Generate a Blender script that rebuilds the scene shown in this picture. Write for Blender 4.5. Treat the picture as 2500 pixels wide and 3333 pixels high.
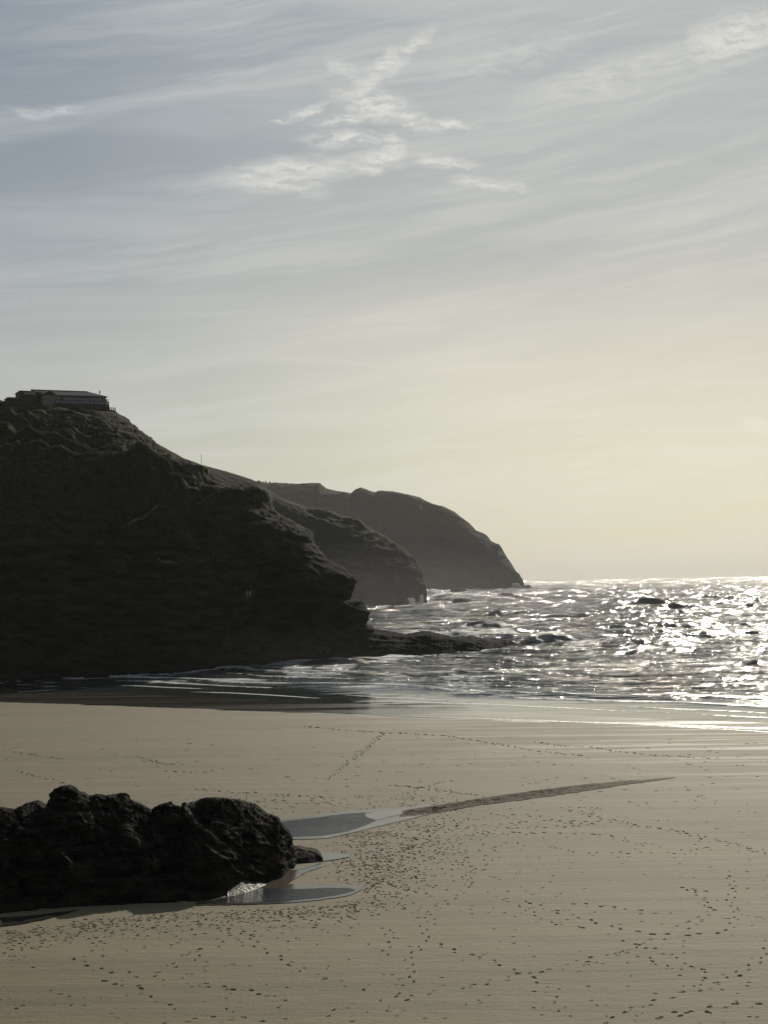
import bpy, bmesh, math, random
import numpy as np
from mathutils import Matrix, Vector

R = math.radians
random.seed(7)
rng = np.random.default_rng(11)
scene = bpy.context.scene
for o in list(bpy.data.objects):
    bpy.data.objects.remove(o)
COL = scene.collection

# ------------------------------------------------------------------ camera
CAM_H = 15.0
FPX = 5000.0                      # focal length in pixels of the 2500 px wide photograph
PITCH, ROLL = R(2.63), R(1.07)
fwd = Vector((0, math.cos(PITCH), math.sin(PITCH)))
r0 = Vector((1, 0, 0)); u0 = r0.cross(fwd)
right = r0 * math.cos(ROLL) - u0 * math.sin(ROLL)
up = u0 * math.cos(ROLL) + r0 * math.sin(ROLL)
cam_data = bpy.data.cameras.new('camera')
cam_data.sensor_fit = 'HORIZONTAL'; cam_data.sensor_width = 36.0; cam_data.lens = 72.0
cam_data.clip_start = 0.5; cam_data.clip_end = 120000
cam = bpy.data.objects.new('camera', cam_data); COL.objects.link(cam)
m = Matrix((right, up, -fwd)).transposed().to_4x4(); m.translation = Vector((0, 0, CAM_H))
cam.matrix_world = m
scene.camera = cam

# ------------------------------------------------------------------ light
SUN_AZ, SUN_EL = R(14.6), R(23.0)      # azimuth to the right of the view axis (+Y)
SUN_DIR = Vector((math.sin(SUN_AZ) * math.cos(SUN_EL), math.cos(SUN_AZ) * math.cos(SUN_EL), math.sin(SUN_EL)))
sl = bpy.data.lights.new('sun', 'SUN'); sl.energy = 3.0; sl.angle = R(0.6); sl.color = (1.0, 0.93, 0.80)
sun = bpy.data.objects.new('sun', sl); COL.objects.link(sun)
sun.rotation_euler = (-SUN_DIR).to_track_quat('-Z', 'Y').to_euler()
sun.location = (60, 100, 90)

scene.view_settings.view_transform = 'Standard'
scene.view_settings.look = 'None'
scene.view_settings.gamma = 1.0
scene.view_settings.exposure = 0.0
scene.view_settings.use_curve_mapping = False
scene.render.engine = 'CYCLES'
scene.cycles.max_bounces = 6
scene.cycles.volume_bounces = 0

class NT:
    """small helper around a node tree"""
    def __init__(s, t): s.t = t; s.n = t.nodes; s.l = t.links
    def node(s, ty, ins=None, **kw):
        n = s.n.new(ty)
        for k, v in kw.items(): setattr(n, k, v)
        if ins:
            for k, v in ins.items():
                sock = n.inputs[k]
                if isinstance(v, bpy.types.NodeSocket): s.l.new(v, sock)
                else: sock.default_value = v
        return n
    def math(s, op, a, b=0.0, c=0.0, clamp=False):
        n = s.node('ShaderNodeMath', {0: a, 1: b, 2: c}, operation=op, use_clamp=clamp); return n.outputs[0]
    def vmath(s, op, a, b=(0, 0, 0)):
        n = s.node('ShaderNodeVectorMath', {0: a, 1: b}, operation=op); return n.outputs[0]
    def rng(s, v, a, b, c=0.0, d=1.0, smooth=True):
        n = s.node('ShaderNodeMapRange', {0: v, 1: a, 2: b, 3: c, 4: d}, interpolation_type='SMOOTHSTEP' if smooth else 'LINEAR'); return n.outputs[0]
    def mapping(s, v, loc=(0, 0, 0), rot=(0, 0, 0), sc=(1, 1, 1), ty='POINT'):
        n = s.node('ShaderNodeMapping', {'Vector': v, 'Location': loc, 'Rotation': rot, 'Scale': sc}, vector_type=ty); return n.outputs[0]
    def noise(s, v, scale=1.0, detail=4.0, rough=0.5, dist=0.0, color=False):
        n = s.node('ShaderNodeTexNoise', {'Vector': v, 'Scale': scale, 'Detail': detail, 'Roughness': rough, 'Distortion': dist})
        return n.outputs['Color' if color else 'Fac']
    def mix(s, f, a, b):
        n = s.n.new('ShaderNodeMix'); n.data_type = 'RGBA'
        for k, v in ((0, f), (6, a), (7, b)):
            if isinstance(v, bpy.types.NodeSocket): s.l.new(v, n.inputs[k])
            else: n.inputs[k].default_value = v if k == 0 else (tuple(v) + (1,))[:4]
        return n.outputs[2]
    def ramp(s, f, stops):
        n = s.n.new('ShaderNodeValToRGB'); s.l.new(f, n.inputs[0])
        e = n.color_ramp.elements
        while len(e) < len(stops): e.new(0.5)
        for i, (p, c) in enumerate(stops): e[i].position = p; e[i].color = tuple(c) + (1,)
        return n.outputs[0]

# ---- sky: Nishita, a thin milky veil over it, cirrus streaks and torn wisps
world = bpy.data.worlds.new('World'); scene.world = world; world.use_nodes = True
W = NT(world.node_tree); W.n.clear()
BG = 0.1
tc = W.node('ShaderNodeTexCoord').outputs['Generated']
sky = W.node('ShaderNodeTexSky', sky_type='NISHITA', sun_disc=False, sun_elevation=SUN_EL, sun_rotation=SUN_AZ,
             air_density=1.0, dust_density=0.4, ozone_density=1.5)
sep = W.node('ShaderNodeSeparateXYZ', {0: tc})
dx, dy, dz = sep.outputs
el = W.math('MULTIPLY', W.math('ARCSINE', dz), 180 / math.pi)
az = W.math('MULTIPLY', W.math('ARCTAN2', dx, dy), 180 / math.pi)
zpos = W.math('MAXIMUM', dz, 0.0)
sunang = W.node('ShaderNodeVectorMath', {0: tc, 1: tuple(SUN_DIR)}, operation='DOT_PRODUCT').outputs['Value']
# veil colour by height above the horizon (haze low down, thin cirrostratus higher)
veil = W.ramp(zpos, [(0.0, (0.74, 0.705, 0.51)), (0.08, (0.71, 0.68, 0.515)), (0.157, (0.59, 0.57, 0.495)), (0.216, (0.405, 0.42, 0.41)), (0.30, (0.34, 0.372, 0.392)),
                      (0.40, (0.31, 0.35, 0.385)), (1.0, (0.12, 0.15, 0.20))])
# forward scattering: veil brightens towards the sun and is dim away from it
glow = W.ramp(W.math('MULTIPLY_ADD', sunang, 0.5, 0.5), [(0.0, (0.10, 0.11, 0.13)), (0.5, (0.16, 0.175, 0.20)), (0.80, (0.42, 0.45, 0.50)),
              (0.925, (0.68, 0.72, 0.81)), (0.95, (0.76, 0.80, 0.86)), (0.9725, (0.98, 0.98, 0.98)), (1.0, (1.10, 1.08, 1.04))])
mul = W.node('ShaderNodeMix', data_type='RGBA', blend_type='MULTIPLY')
mul.inputs[0].default_value = 1; W.l.new(veil, mul.inputs[6]); W.l.new(glow, mul.inputs[7])
scaleN = W.node('ShaderNodeVectorMath', {0: mul.outputs[2], 3: 1 / BG}, operation='SCALE').outputs[0]
base = W.mix(0.93, sky.outputs[0], scaleN)
# cirrus sheets on a plane high above (perspective compresses them toward the horizon)
den = W.math('ADD', zpos, 0.10)
px = W.math('DIVIDE', dx, den); py = W.math('DIVIDE', dy, den)
pl = W.node('ShaderNodeCombineXYZ', {0: px, 1: py, 2: 0.0}).outputs[0]
warp = W.noise(W.mapping(pl, sc=(0.8, 0.8, 1)), 1.0, 3, 0.5, color=True)
plw = W.vmath('ADD', pl, W.vmath('MULTIPLY', W.vmath('SUBTRACT', warp, (0.5, 0.5, 0.5)), (0.7, 0.7, 0)))
st1 = W.noise(W.mapping(plw, rot=(0, 0, R(24)), sc=(0.55, 2.6, 1)), 1.3, 6, 0.55)
st2 = W.noise(W.mapping(plw, loc=(4, 2, 0), rot=(0, 0, R(17)), sc=(0.9, 7.0, 1)), 2.0, 6, 0.6)
sheet = W.math('MULTIPLY', W.rng(st1, 0.40, 0.74), W.rng(st2, 0.22, 0.75, 0.45, 1.0))
ae = W.node('ShaderNodeCombineXYZ', {0: az, 1: el, 2: 0.0}).outputs[0]
aq = W.vmath('ADD', ae, W.vmath('MULTIPLY', W.vmath('SUBTRACT', W.noise(ae, 0.25, 3, 0.5, color=True), (0.5, 0.5, 0.5)), (0, 0.6, 0)))
st3 = W.noise(W.mapping(aq, rot=(0, 0, R(9)), sc=(22, 2.0, 1), ty='TEXTURE'), 1.0, 5, 0.6)
st4 = W.noise(W.mapping(aq, rot=(0, 0, R(8)), sc=(7.0, 0.40, 1), ty='TEXTURE'), 1.0, 5, 0.6)
sheet3 = W.math('MULTIPLY', W.rng(st3, 0.38, 0.62), W.rng(st4, 0.25, 0.72, 0.35, 1.0))
sheet = W.math('MAXIMUM', sheet, sheet3)
ccol = W.mix(W.rng(el, 2.0, 16.0), (0.88, 0.83, 0.68), (0.56, 0.575, 0.56))
ccol = W.node('ShaderNodeVectorMath', {0: ccol, 3: 1 / BG}, operation='SCALE').outputs[0]
mulc = W.node('ShaderNodeMix', data_type='RGBA', blend_type='MULTIPLY')
mulc.inputs[0].default_value = 1; W.l.new(ccol, mulc.inputs[6]); W.l.new(glow, mulc.inputs[7])
c1 = W.mix(W.math('MULTIPLY', sheet, 0.80), base, mulc.outputs[2])
# torn wisps
wn = W.noise(ae, 1.3, 5, 0.6, color=True)
wn2 = W.noise(ae, 5.0, 3, 0.6, color=True)
aew = W.vmath('ADD', ae, W.vmath('MULTIPLY', W.vmath('SUBTRACT', wn, (0.5, 0.5, 0.5)), (0.9, 0.5, 0)))
aew = W.vmath('ADD', aew, W.vmath('MULTIPLY', W.vmath('SUBTRACT', wn2, (0.5, 0.5, 0.5)), (0.30, 0.13, 0)))
strokes = [(1171,311,1251,217,36,.8),(1240,225,1345,145,30,.75),(1335,155,1439,65,20,.7),(1130,290,1360,355,46,1.0),(1290,345,1440,392,26,1.0),
 (1400,375,1590,400,12,.9),(965,368,1100,315,13,.9),(900,376,965,380,6,.6),(1055,382,1235,363,17,.9),(1000,441,1290,427,24,.9),(1287,427,1315,495,34,.8),
 (1190,499,1335,499,20,1.0),(723,578,1005,590,30,.85),(795,548,1164,532,36,.9),(900,545,1060,610,34,.7),(1150,530,1265,537,16,.8),(1350,497,1584,528,17,.9),(1490,568,1730,608,18,.8),
 (35,375,150,396,16,.8),(130,396,270,360,14,.9),(1105,175,1195,228,22,.6),(2425,1385,2530,1412,26,.7),(1830,1505,1970,1518,12,.45),(2380,1608,2520,1603,12,.4),
 (2330,165,2540,125,70,.7),(1750,290,2300,180,60,.3),(1500,215,1950,120,55,.25)]
acc = None
for (x1, y1, x2, y2, w_, s_) in strokes:
    def ae_of(x, y): return math.degrees(math.atan((x - 1250) / FPX)), math.degrees(math.atan((1896 - 0.0187 * (x - 1250) - y) / FPX))
    a1, e1 = ae_of(x1, y1); a2, e2 = ae_of(x2, y2)
    L = math.hypot(a2 - a1, e2 - e1) / 2 + w_ * 0.0115
    mp = W.mapping(aew, loc=((a1 + a2) / 2, (e1 + e2) / 2, 0), rot=(0, 0, math.atan2(e2 - e1, a2 - a1)), sc=(L * 1.25, w_ * 0.0115 * 1.5, 1), ty='TEXTURE')
    ln = W.node('ShaderNodeVectorMath', {0: mp}, operation='LENGTH').outputs['Value']
    f = W.rng(ln, 1.0, 0.0, 0.0, s_)
    acc = f if acc is None else W.math('MAXIMUM', acc, f)
fib = W.noise(W.mapping(aew, rot=(0, 0, R(-9)), sc=(0.55, 2.6, 1)), 1.9, 6, 0.6)
wm = W.math('MULTIPLY', W.math('POWER', acc, 0.8), W.rng(fib, 0.30, 0.66, 0.1, 1.0))
wcol = W.mix(W.rng(el, 2.0, 14.0), (0.92, 0.86, 0.70), (0.80, 0.79, 0.735))
wcol = W.node('ShaderNodeVectorMath', {0: wcol, 3: 1 / BG}, operation='SCALE').outputs[0]
mulw = W.node('ShaderNodeMix', data_type='RGBA', blend_type='MULTIPLY')
mulw.inputs[0].default_value = 1; W.l.new(wcol, mulw.inputs[6]); W.l.new(glow, mulw.inputs[7])
c2 = W.mix(W.math('MULTIPLY', wm, 0.88), c1, mulw.outputs[2])
bgn = W.node('ShaderNodeBackground', {0: c2, 1: BG})
W.l.new(bgn.outputs[0], W.node('ShaderNodeOutputWorld').inputs[0])

# ------------------------------------------------------------------ numpy helpers
_perm = np.random.default_rng(3).permutation(256).astype(np.int64)
_grad = np.random.default_rng(4).normal(size=(256, 3)); _grad /= np.linalg.norm(_grad, axis=1)[:, None]
def gn(x, y, z=0.0, s=0):
    """vectorised 3D gradient noise, about -0.6..0.6"""
    x, y, z = np.broadcast_arrays(np.asarray(x, float), np.asarray(y, float), np.asarray(z, float))
    x = x + s * 17.13; y = y + s * 9.71
    xi, yi, zi = np.floor(x).astype(np.int64), np.floor(y).astype(np.int64), np.floor(z).astype(np.int64)
    xf, yf, zf = x - xi, y - yi, z - zi
    fu = lambda t: t * t * t * (t * (t * 6 - 15) + 10)
    u, v, w = fu(xf), fu(yf), fu(zf)
    out = 0.0
    for a in (0, 1):
        for b in (0, 1):
            for c in (0, 1):
                h = _perm[(_perm[(_perm[(xi + a) & 255] + yi + b) & 255] + zi + c) & 255]
                g = _grad[h]
                d = g[..., 0] * (xf - a) + g[..., 1] * (yf - b) + g[..., 2] * (zf - c)
                out = out + d * (u if a else 1 - u) * (v if b else 1 - v) * (w if c else 1 - w)
    return out
def fbm(x, y, z=0.0, o=4, s=0, g=0.5, l=2.03):
    r, a = 0.0, 1.0
    for i in range(o):
        r = r + a * gn(np.asarray(x) * l**i, np.asarray(y) * l**i, np.asarray(z) * l**i, s + i); a *= g
    return r
def ridged(x, y, z=0.0, o=4, s=0, g=0.5, l=2.1):
    r, a = 0.0, 1.0
    for i in range(o):
        r = r + a * (0.5 - 2 * np.abs(gn(np.asarray(x) * l**i, np.asarray(y) * l**i, np.asarray(z) * l**i, s + i))); a *= g
    return r
def sstep(a, b, x):
    t = np.clip((x - a) / (b - a), 0, 1); return t * t * (3 - 2 * t)

Rm = np.array([list(right), list(up), list(-fwd)]).T
def ray(x, y):
    """direction with Y component 1 of a photograph pixel (2500 px wide)"""
    x = np.asarray(x, float); y = np.asarray(y, float)
    v = np.stack([(x - 1250) / FPX, (1666.5 - y) / FPX, -np.ones_like(x + y)], -1)
    d = v @ Rm.T
    return d / d[..., 1:2]
def at(x, y, D):
    d = ray(x, y) * np.asarray(D, float)[..., None]; d[..., 2] += CAM_H; return d

def beach_z(X, Y):
    s = (193 - 0.82 * X - Y)
    z = np.where(s > 0, 1.2 * (1 - np.exp(-0.009 * s / 1.2)), 0.009 * s)
    z = z + 0.05 * gn(X / 23, Y / 31, 0, 5) * sstep(0, 25, s)
    return z
def micro(X, Y):
    k = 1 - 0.85 * np.exp(-((X + 6) / 10) ** 2 - ((Y - 78) / 14) ** 2)
    return k * (0.022 * fbm(X / 2.5, Y / 5, 0, 3, 9) + 0.10 * gn(X / 9, Y / 14, 0, 13) * sstep(170, 110, Y))
def ground(x, y, dz=0.0):
    d = ray(x, y); z = np.full(np.shape(d[..., 0]), 0.5)
    for _ in range(8):
        D = (z - CAM_H) / d[..., 2]
        z = beach_z(d[..., 0] * D, D) + micro(d[..., 0] * D, D) * sstep(-2, 20, 172 - D - 0.62 * d[..., 0] * D)
    P = d * D[..., None]; P[..., 2] = z + dz
    return P

# ------------------------------------------------------------------ object helpers
def tag(o, label=None, cat=None, group=None, kind=None):
    if label: o['label'] = label
    if cat: o['category'] = cat
    if group: o['group'] = group
    if kind: o['kind'] = kind
    return o
def link(name, me, mat=None, parent=None):
    if mat is not None: me.materials.append(mat)
    o = bpy.data.objects.new(name, me); COL.objects.link(o)
    if parent is not None: o.parent = parent
    return o
def raw_mesh(name, V, F, smooth=True):
    me = bpy.data.meshes.new(name)
    V = np.asarray(V, np.float32).reshape(-1, 3); F = np.asarray(F, np.int32)
    n = F.shape[1]
    me.vertices.add(len(V)); me.vertices.foreach_set('co', V.ravel())
    me.loops.add(F.size); me.loops.foreach_set('vertex_index', F.ravel())
    me.polygons.add(len(F)); me.polygons.foreach_set('loop_start', np.arange(0, F.size, n, dtype=np.int32))
    me.polygons.foreach_set('loop_total', np.full(len(F), n, np.int32))
    me.polygons.foreach_set('use_smooth', np.full(len(F), smooth))
    me.update(calc_edges=True); me.validate()
    return me
def grid_faces(nr, nc, flip=False):
    i = np.arange(nr * nc).reshape(nr, nc)
    F = np.stack([i[:-1, :-1], i[:-1, 1:], i[1:, 1:], i[1:, :-1]], -1).reshape(-1, 4)
    return F[:, ::-1] if flip else F
def grid_mesh(name, P, mat, flip=False, smooth=True, parent=None, attrs=None):
    me = raw_mesh(name, P.reshape(-1, 3), grid_faces(P.shape[0], P.shape[1], flip), smooth)
    for k, a in (attrs or {}).items():
        at_ = me.attributes.new(k, 'FLOAT', 'POINT'); at_.data.foreach_set('value', np.asarray(a, np.float32).ravel())
    return link(name, me, mat, parent)
def grid_normals(P):
    a = np.gradient(P, axis=0); b = np.gradient(P, axis=1)
    n = np.cross(b, a); n /= (np.linalg.norm(n, axis=-1, keepdims=True) + 1e-9); return n

def box_bm(bm, c, s, rot=0.0):
    mtx = Matrix.Translation(c) @ Matrix.Rotation(rot, 4, 'Z') @ Matrix.Diagonal((s[0], s[1], s[2], 1))
    return bmesh.ops.create_cube(bm, size=1.0, matrix=mtx)
def cyl_bm(bm, p, r1, r2, h, seg=8):
    bmesh.ops.create_cone(bm, cap_ends=True, segments=seg, radius1=r1, radius2=r2, depth=h, matrix=Matrix.Translation((p[0], p[1], p[2] + h / 2)))
def bm_obj(name, bm, mat, parent=None, smooth=False):
    me = bpy.data.meshes.new(name); bm.to_mesh(me); bm.free()
    if smooth:
        for p in me.polygons: p.use_smooth = True
    return link(name, me, mat, parent)
def empty(name, loc, rz=0.0):
    o = bpy.data.objects.new(name, None); COL.objects.link(o); o.location = loc; o.rotation_euler = (0, 0, rz)
    o.empty_display_size = 0.3
    return o

# ------------------------------------------------------------------ materials
def new_mat(name):
    mt = bpy.data.materials.new(name); mt.use_nodes = True
    t = NT(mt.node_tree); t.n.clear()
    out = t.node('ShaderNodeOutputMaterial'); bs = t.node('ShaderNodeBsdfPrincipled')
    t.l.new(bs.outputs[0], out.inputs[0]); t.bs = bs; t.out = out
    t.pos = t.node('ShaderNodeNewGeometry').outputs['Position']
    return mt, t
def setp(t, **kw):
    for k, v in kw.items():
        k = {'col': 'Base Color', 'rough': 'Roughness', 'metal': 'Metallic', 'ior': 'IOR', 'nrm': 'Normal', 'spec': 'Specular IOR Level'}[k]
        if isinstance(v, bpy.types.NodeSocket): t.l.new(v, t.bs.inputs[k])
        else: t.bs.inputs[k].default_value = (tuple(v) + (1,)) if isinstance(v, tuple) else v
def bump(t, h, strength, dist, prev=None):
    n = t.node('ShaderNodeBump', {'Height': h, 'Strength': strength, 'Distance': dist})
    if prev is not None: t.l.new(prev, n.inputs['Normal'])
    return n.outputs[0]
def flat_mat(name, col, rough=0.7, var=0.25, scale=3.0, metal=0.0):
    mt, t = new_mat(name)
    n = t.noise(t.pos, scale, 5, 0.6)
    setp(t, col=t.mix(t.rng(n, 0.3, 0.7), tuple(c * (1 - var) for c in col), tuple(c * (1 + var) for c in col)), rough=rough, metal=metal)
    return mt

def rock_mat(name, dark, light, grass=None, gz=(20, 40), s=1.0, bs=0.5, rough=0.92, spec=0.035):
    mt, t = new_mat(name)
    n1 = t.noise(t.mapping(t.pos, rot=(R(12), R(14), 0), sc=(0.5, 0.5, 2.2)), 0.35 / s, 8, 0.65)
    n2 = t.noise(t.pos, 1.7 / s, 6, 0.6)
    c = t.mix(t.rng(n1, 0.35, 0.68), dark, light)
    if grass:
        z = t.node('ShaderNodeSeparateXYZ', {0: t.pos}).outputs[2]
        g = t.math('ADD', t.rng(z, gz[0], gz[1]), t.math('MULTIPLY_ADD', t.noise(t.pos, 0.06 / s, 5, 0.6), 1.6, -0.95), clamp=True)
        gc = t.mix(t.rng(n2, 0.35, 0.65), grass[0], grass[1])
        c = t.mix(g, c, gc)
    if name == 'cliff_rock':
        pa = t.node('ShaderNodeAttribute', attribute_name='lit_path').outputs['Fac']
        c = t.mix(t.math('MULTIPLY', t.rng(t.math('ADD', pa, t.math('MULTIPLY_ADD', n2, .8, -.4)), .35, .75), .85), c, (0.16, 0.145, 0.11))  # pale footpath soil, with sunlight on the ledge tops painted into its colour
        n3 = t.noise(t.mapping(t.pos, rot=(0, R(20), 0), sc=(0.35, 1, 1.3)), 1.1, 6, 0.7)
        zz_ = t.node('ShaderNodeSeparateXYZ', {0: t.pos}).outputs[2]
        lit_tuft = t.math('MULTIPLY', t.rng(n3, 0.52, 0.66), t.rng(t.math('ADD', zz_, t.math('MULTIPLY_ADD', t.noise(t.pos, 0.045, 4, 0.6), 60.0, -30.0)), 22, 44))
        c = t.mix(t.math('MULTIPLY', lit_tuft, .8), c, (0.15, 0.138, 0.085))  # sun catching the upper grass tufts, put in as paler colour
    h = t.math('ADD', t.math('MULTIPLY', n1, 1.0), t.math('MULTIPLY', n2, 0.5))
    setp(t, col=c, rough=rough, spec=spec, nrm=bump(t, h, bs, 1.0 * s))
    return mt
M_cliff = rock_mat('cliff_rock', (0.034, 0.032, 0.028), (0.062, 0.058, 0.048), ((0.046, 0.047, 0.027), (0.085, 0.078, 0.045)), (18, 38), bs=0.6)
M_head = rock_mat('headland_rock', (0.045, 0.043, 0.038), (0.075, 0.070, 0.059), ((0.042, 0.044, 0.026), (0.085, 0.080, 0.045)), (22, 50), s=2.0, bs=0.6)
M_far = rock_mat('far_headland_rock', (0.030, 0.030, 0.028), (0.055, 0.052, 0.046), ((0.038, 0.040, 0.026), (0.07, 0.066, 0.042)), (60, 130), s=6.0, bs=0.6)
M_rock = rock_mat('shore_rock', (0.009, 0.0085, 0.007), (0.042, 0.036, 0.027), s=0.3, bs=0.35, rough=0.85, spec=0.04)
M_reef = rock_mat('reef_rock', (0.018, 0.017, 0.016), (0.036, 0.034, 0.029), s=0.8, bs=0.4, rough=0.9, spec=0.02)
# wet weed-covered rock
M_weed, t = new_mat('wet_weedy_rock')
n1 = t.noise(t.pos, 2.2, 6, 0.6); n2 = t.noise(t.pos, 9.0, 5, 0.6)
setp(t, col=t.mix(t.rng(n1, 0.42, 0.58), (0.018, 0.018, 0.014), (0.05, 0.075, 0.02)), rough=t.rng(n2, 0.3, 0.7, 0.35, 0.75),
     spec=0.16, nrm=bump(t, t.math('ADD', n1, t.math('MULTIPLY', n2, 0.4)), 0.7, 0.15))

# sand
M_sand, t = new_mat('beach_sand')
sx = t.node('ShaderNodeSeparateXYZ', {0: t.pos}); X_, Y_ = sx.outputs[0], sx.outputs[1]
stre = t.noise(t.mapping(t.pos, rot=(0, 0, R(16)), sc=(0.045, 0.55, 1)), 1.0, 6, 0.6)         # long thin tide streaks
stre2 = t.noise(t.mapping(t.pos, rot=(0, 0, R(21)), sc=(0.02, 0.16, 1)), 1.0, 4, 0.55)
fine = t.noise(t.pos, 6.0, 5, 0.7)
patch = t.noise(t.mapping(t.pos, sc=(0.05, 0.12, 1)), 1.0, 4, 0.6)
shore = t.math('ADD', Y_, t.math('MULTIPLY', X_, 0.62))                                         # distance towards the sea
shoreN = t.math('ADD', shore, t.math('MULTIPLY_ADD', t.noise(t.mapping(t.pos, rot=(0, 0, R(32)), sc=(0.03, 0.22, 1)), 1.0, 5, 0.6), 11.0, -5.5))
wet = t.rng(shoreN, 170.5, 172.5)
damp = t.math('MULTIPLY', t.rng(shoreN, 95, 172), t.rng(stre, 0.44, 0.64))
dry = t.mix(t.rng(stre2, 0.3, 0.7), (0.226, 0.191, 0.108), (0.262, 0.222, 0.130))
dry = t.mix(t.math('MULTIPLY', t.rng(stre, 0.46, 0.68), 0.42), dry, (0.165, 0.138, 0.09))
dry = t.mix(t.math('MULTIPLY', t.rng(patch, 0.45, 0.70), 0.38), dry, (0.165, 0.138, 0.09))
dry = t.mix(t.math('MULTIPLY', t.rng(fine, 0.35, 0.65), 0.16), dry, (0.15, 0.125, 0.08))
colr = t.mix(wet, dry, (0.095, 0.082, 0.062))
film = t.rng(t.noise(t.mapping(t.pos, rot=(0, 0, R(30)), sc=(0.02, 0.30, 1)), 1.0, 5, 0.6), 0.40, 0.60)
rgh_wet = t.math('MULTIPLY_ADD', film, 0.16, 0.05)
rgh = t.node('ShaderNodeMix', {0: wet, 2: t.math('MULTIPLY_ADD', damp, -0.14, 0.80), 3: rgh_wet}).outputs[0]
hh = t.math('ADD', t.math('MULTIPLY', fine, 0.03), t.math('MULTIPLY', stre, 0.10))
hh = t.math('ADD', hh, t.math('MULTIPLY', t.noise(t.mapping(t.pos, sc=(0.8, 2.0, 1)), 1.6, 4, 0.6), 0.035))
dry_k = t.math('MULTIPLY_ADD', wet, -0.985, 1.0)
bmp = t.node('ShaderNodeBump', {'Height': t.math('MULTIPLY', hh, dry_k), 'Strength': 0.9, 'Distance': 1.0})
setp(t, col=colr, rough=rgh, spec=t.math('MULTIPLY_ADD', wet, 0.25, 0.25), nrm=bmp.outputs[0])

M_print = flat_mat('disturbed_sand', (0.225, 0.19, 0.118), 0.9, 0.12, 5.0)

# sea
M_sea, t = new_mat('sea_water')
fo = t.node('ShaderNodeAttribute', attribute_name='foam').outputs['Fac']
w1 = t.noise(t.mapping(t.pos, rot=(0, 0, R(8)), sc=(0.55, 1.0, 1)), 1.1, 6, 0.62)
w2 = t.noise(t.mapping(t.pos, rot=(0, 0, R(-14)), sc=(0.10, 0.22, 1)), 1.0, 5, 0.62)
w3 = t.noise(t.mapping(t.pos, rot=(0, 0, R(5)), sc=(0.012, 0.05, 1)), 1.0, 5, 0.65)
calm = t.node('ShaderNodeAttribute', attribute_name='calm').outputs['Fac']
gust = t.rng(t.noise(t.mapping(t.pos, rot=(0, 0, R(6)), sc=(0.006, 0.022, 1)), 1.0, 5, 0.65), 0.35, 0.68, 0.35, 1.15)
ch = t.math('ADD', t.math('MULTIPLY', w1, 0.26), t.math('MULTIPLY', w2, 1.8))
ch = t.math('MULTIPLY', t.math('ADD', ch, t.math('MULTIPLY', w3, 7.0)), gust)
w4 = t.noise(t.mapping(t.pos, rot=(0, 0, R(-6)), sc=(0.22, 0.022, 1)), 1.0, 4, 0.65)
sy4 = t.node('ShaderNodeSeparateXYZ', {0: t.pos}).outputs[1]
ch = t.math('ADD', ch, t.math('MULTIPLY', w4, t.rng(sy4, 350, 1500, 0.0, 2.2)))
ch = t.math('MULTIPLY', ch, t.math('MULTIPLY_ADD', calm, -0.965, 1.0))
bmpo = t.node('ShaderNodeBump', {'Height': ch, 'Strength': 1.0, 'Distance': 1.0})
fn = t.noise(t.mapping(t.pos, rot=(0, 0, R(10)), sc=(0.35, 1.0, 1)), 1.6, 6, 0.7)
fm = t.rng(t.math('ADD', fo, t.math('MULTIPLY_ADD', fn, 1.0, -0.5)), 0.42, 0.62)
setp(t, col=t.mix(fm, (0.058, 0.072, 0.065), (0.62, 0.62, 0.60)), rough=t.math('ADD', t.math('MULTIPLY_ADD', fm, 0.5, 0.10), t.math('MULTIPLY', calm, -0.06)), ior=1.33, spec=0.5, nrm=bmpo.outputs[0])

# pool water
M_pool, t = new_mat('pool_water')
w1 = t.noise(t.mapping(t.pos, sc=(1.0, 1.6, 1)), 5.0, 4, 0.6)
setp(t, col=(0.035, 0.037, 0.034), rough=0.06, ior=1.33, nrm=bump(t, w1, 0.8, 0.06))
M_still, t = new_mat('still_pool_water')
setp(t, col=(0.06, 0.055, 0.045), rough=0.05, ior=1.33, nrm=bump(t, t.noise(t.pos, 3.0, 3, 0.5), 0.3, 0.004))
M_film, t = new_mat('wet_film')
w1 = t.noise(t.mapping(t.pos, sc=(1.0, 1.6, 1)), 2.5, 4, 0.6)
setp(t, col=(0.12, 0.105, 0.08), rough=0.16, ior=1.33, nrm=bump(t, w1, 0.4, 0.02))

# ------------------------------------------------------------------ sand
yy = np.concatenate([np.linspace(-60, 45, 60)[:-1], np.linspace(45, 280, 520)])
th = np.concatenate([np.linspace(-1.6, -0.34, 60)[:-1], np.linspace(-0.34, 0.34, 360), np.linspace(0.34, 1.6, 60)[1:]])
YY, TH = np.meshgrid(yy, th, indexing='ij')
XX = TH * (np.maximum(YY, 0) + 60) * 0.92
ZZ = beach_z(XX, YY) + micro(XX, YY) * sstep(-2, 20, 172 - YY - 0.62 * XX)
grid_mesh('beach_sand', np.stack([XX, YY, ZZ], -1), M_sand, flip=False)['kind'] = 'structure'

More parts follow.
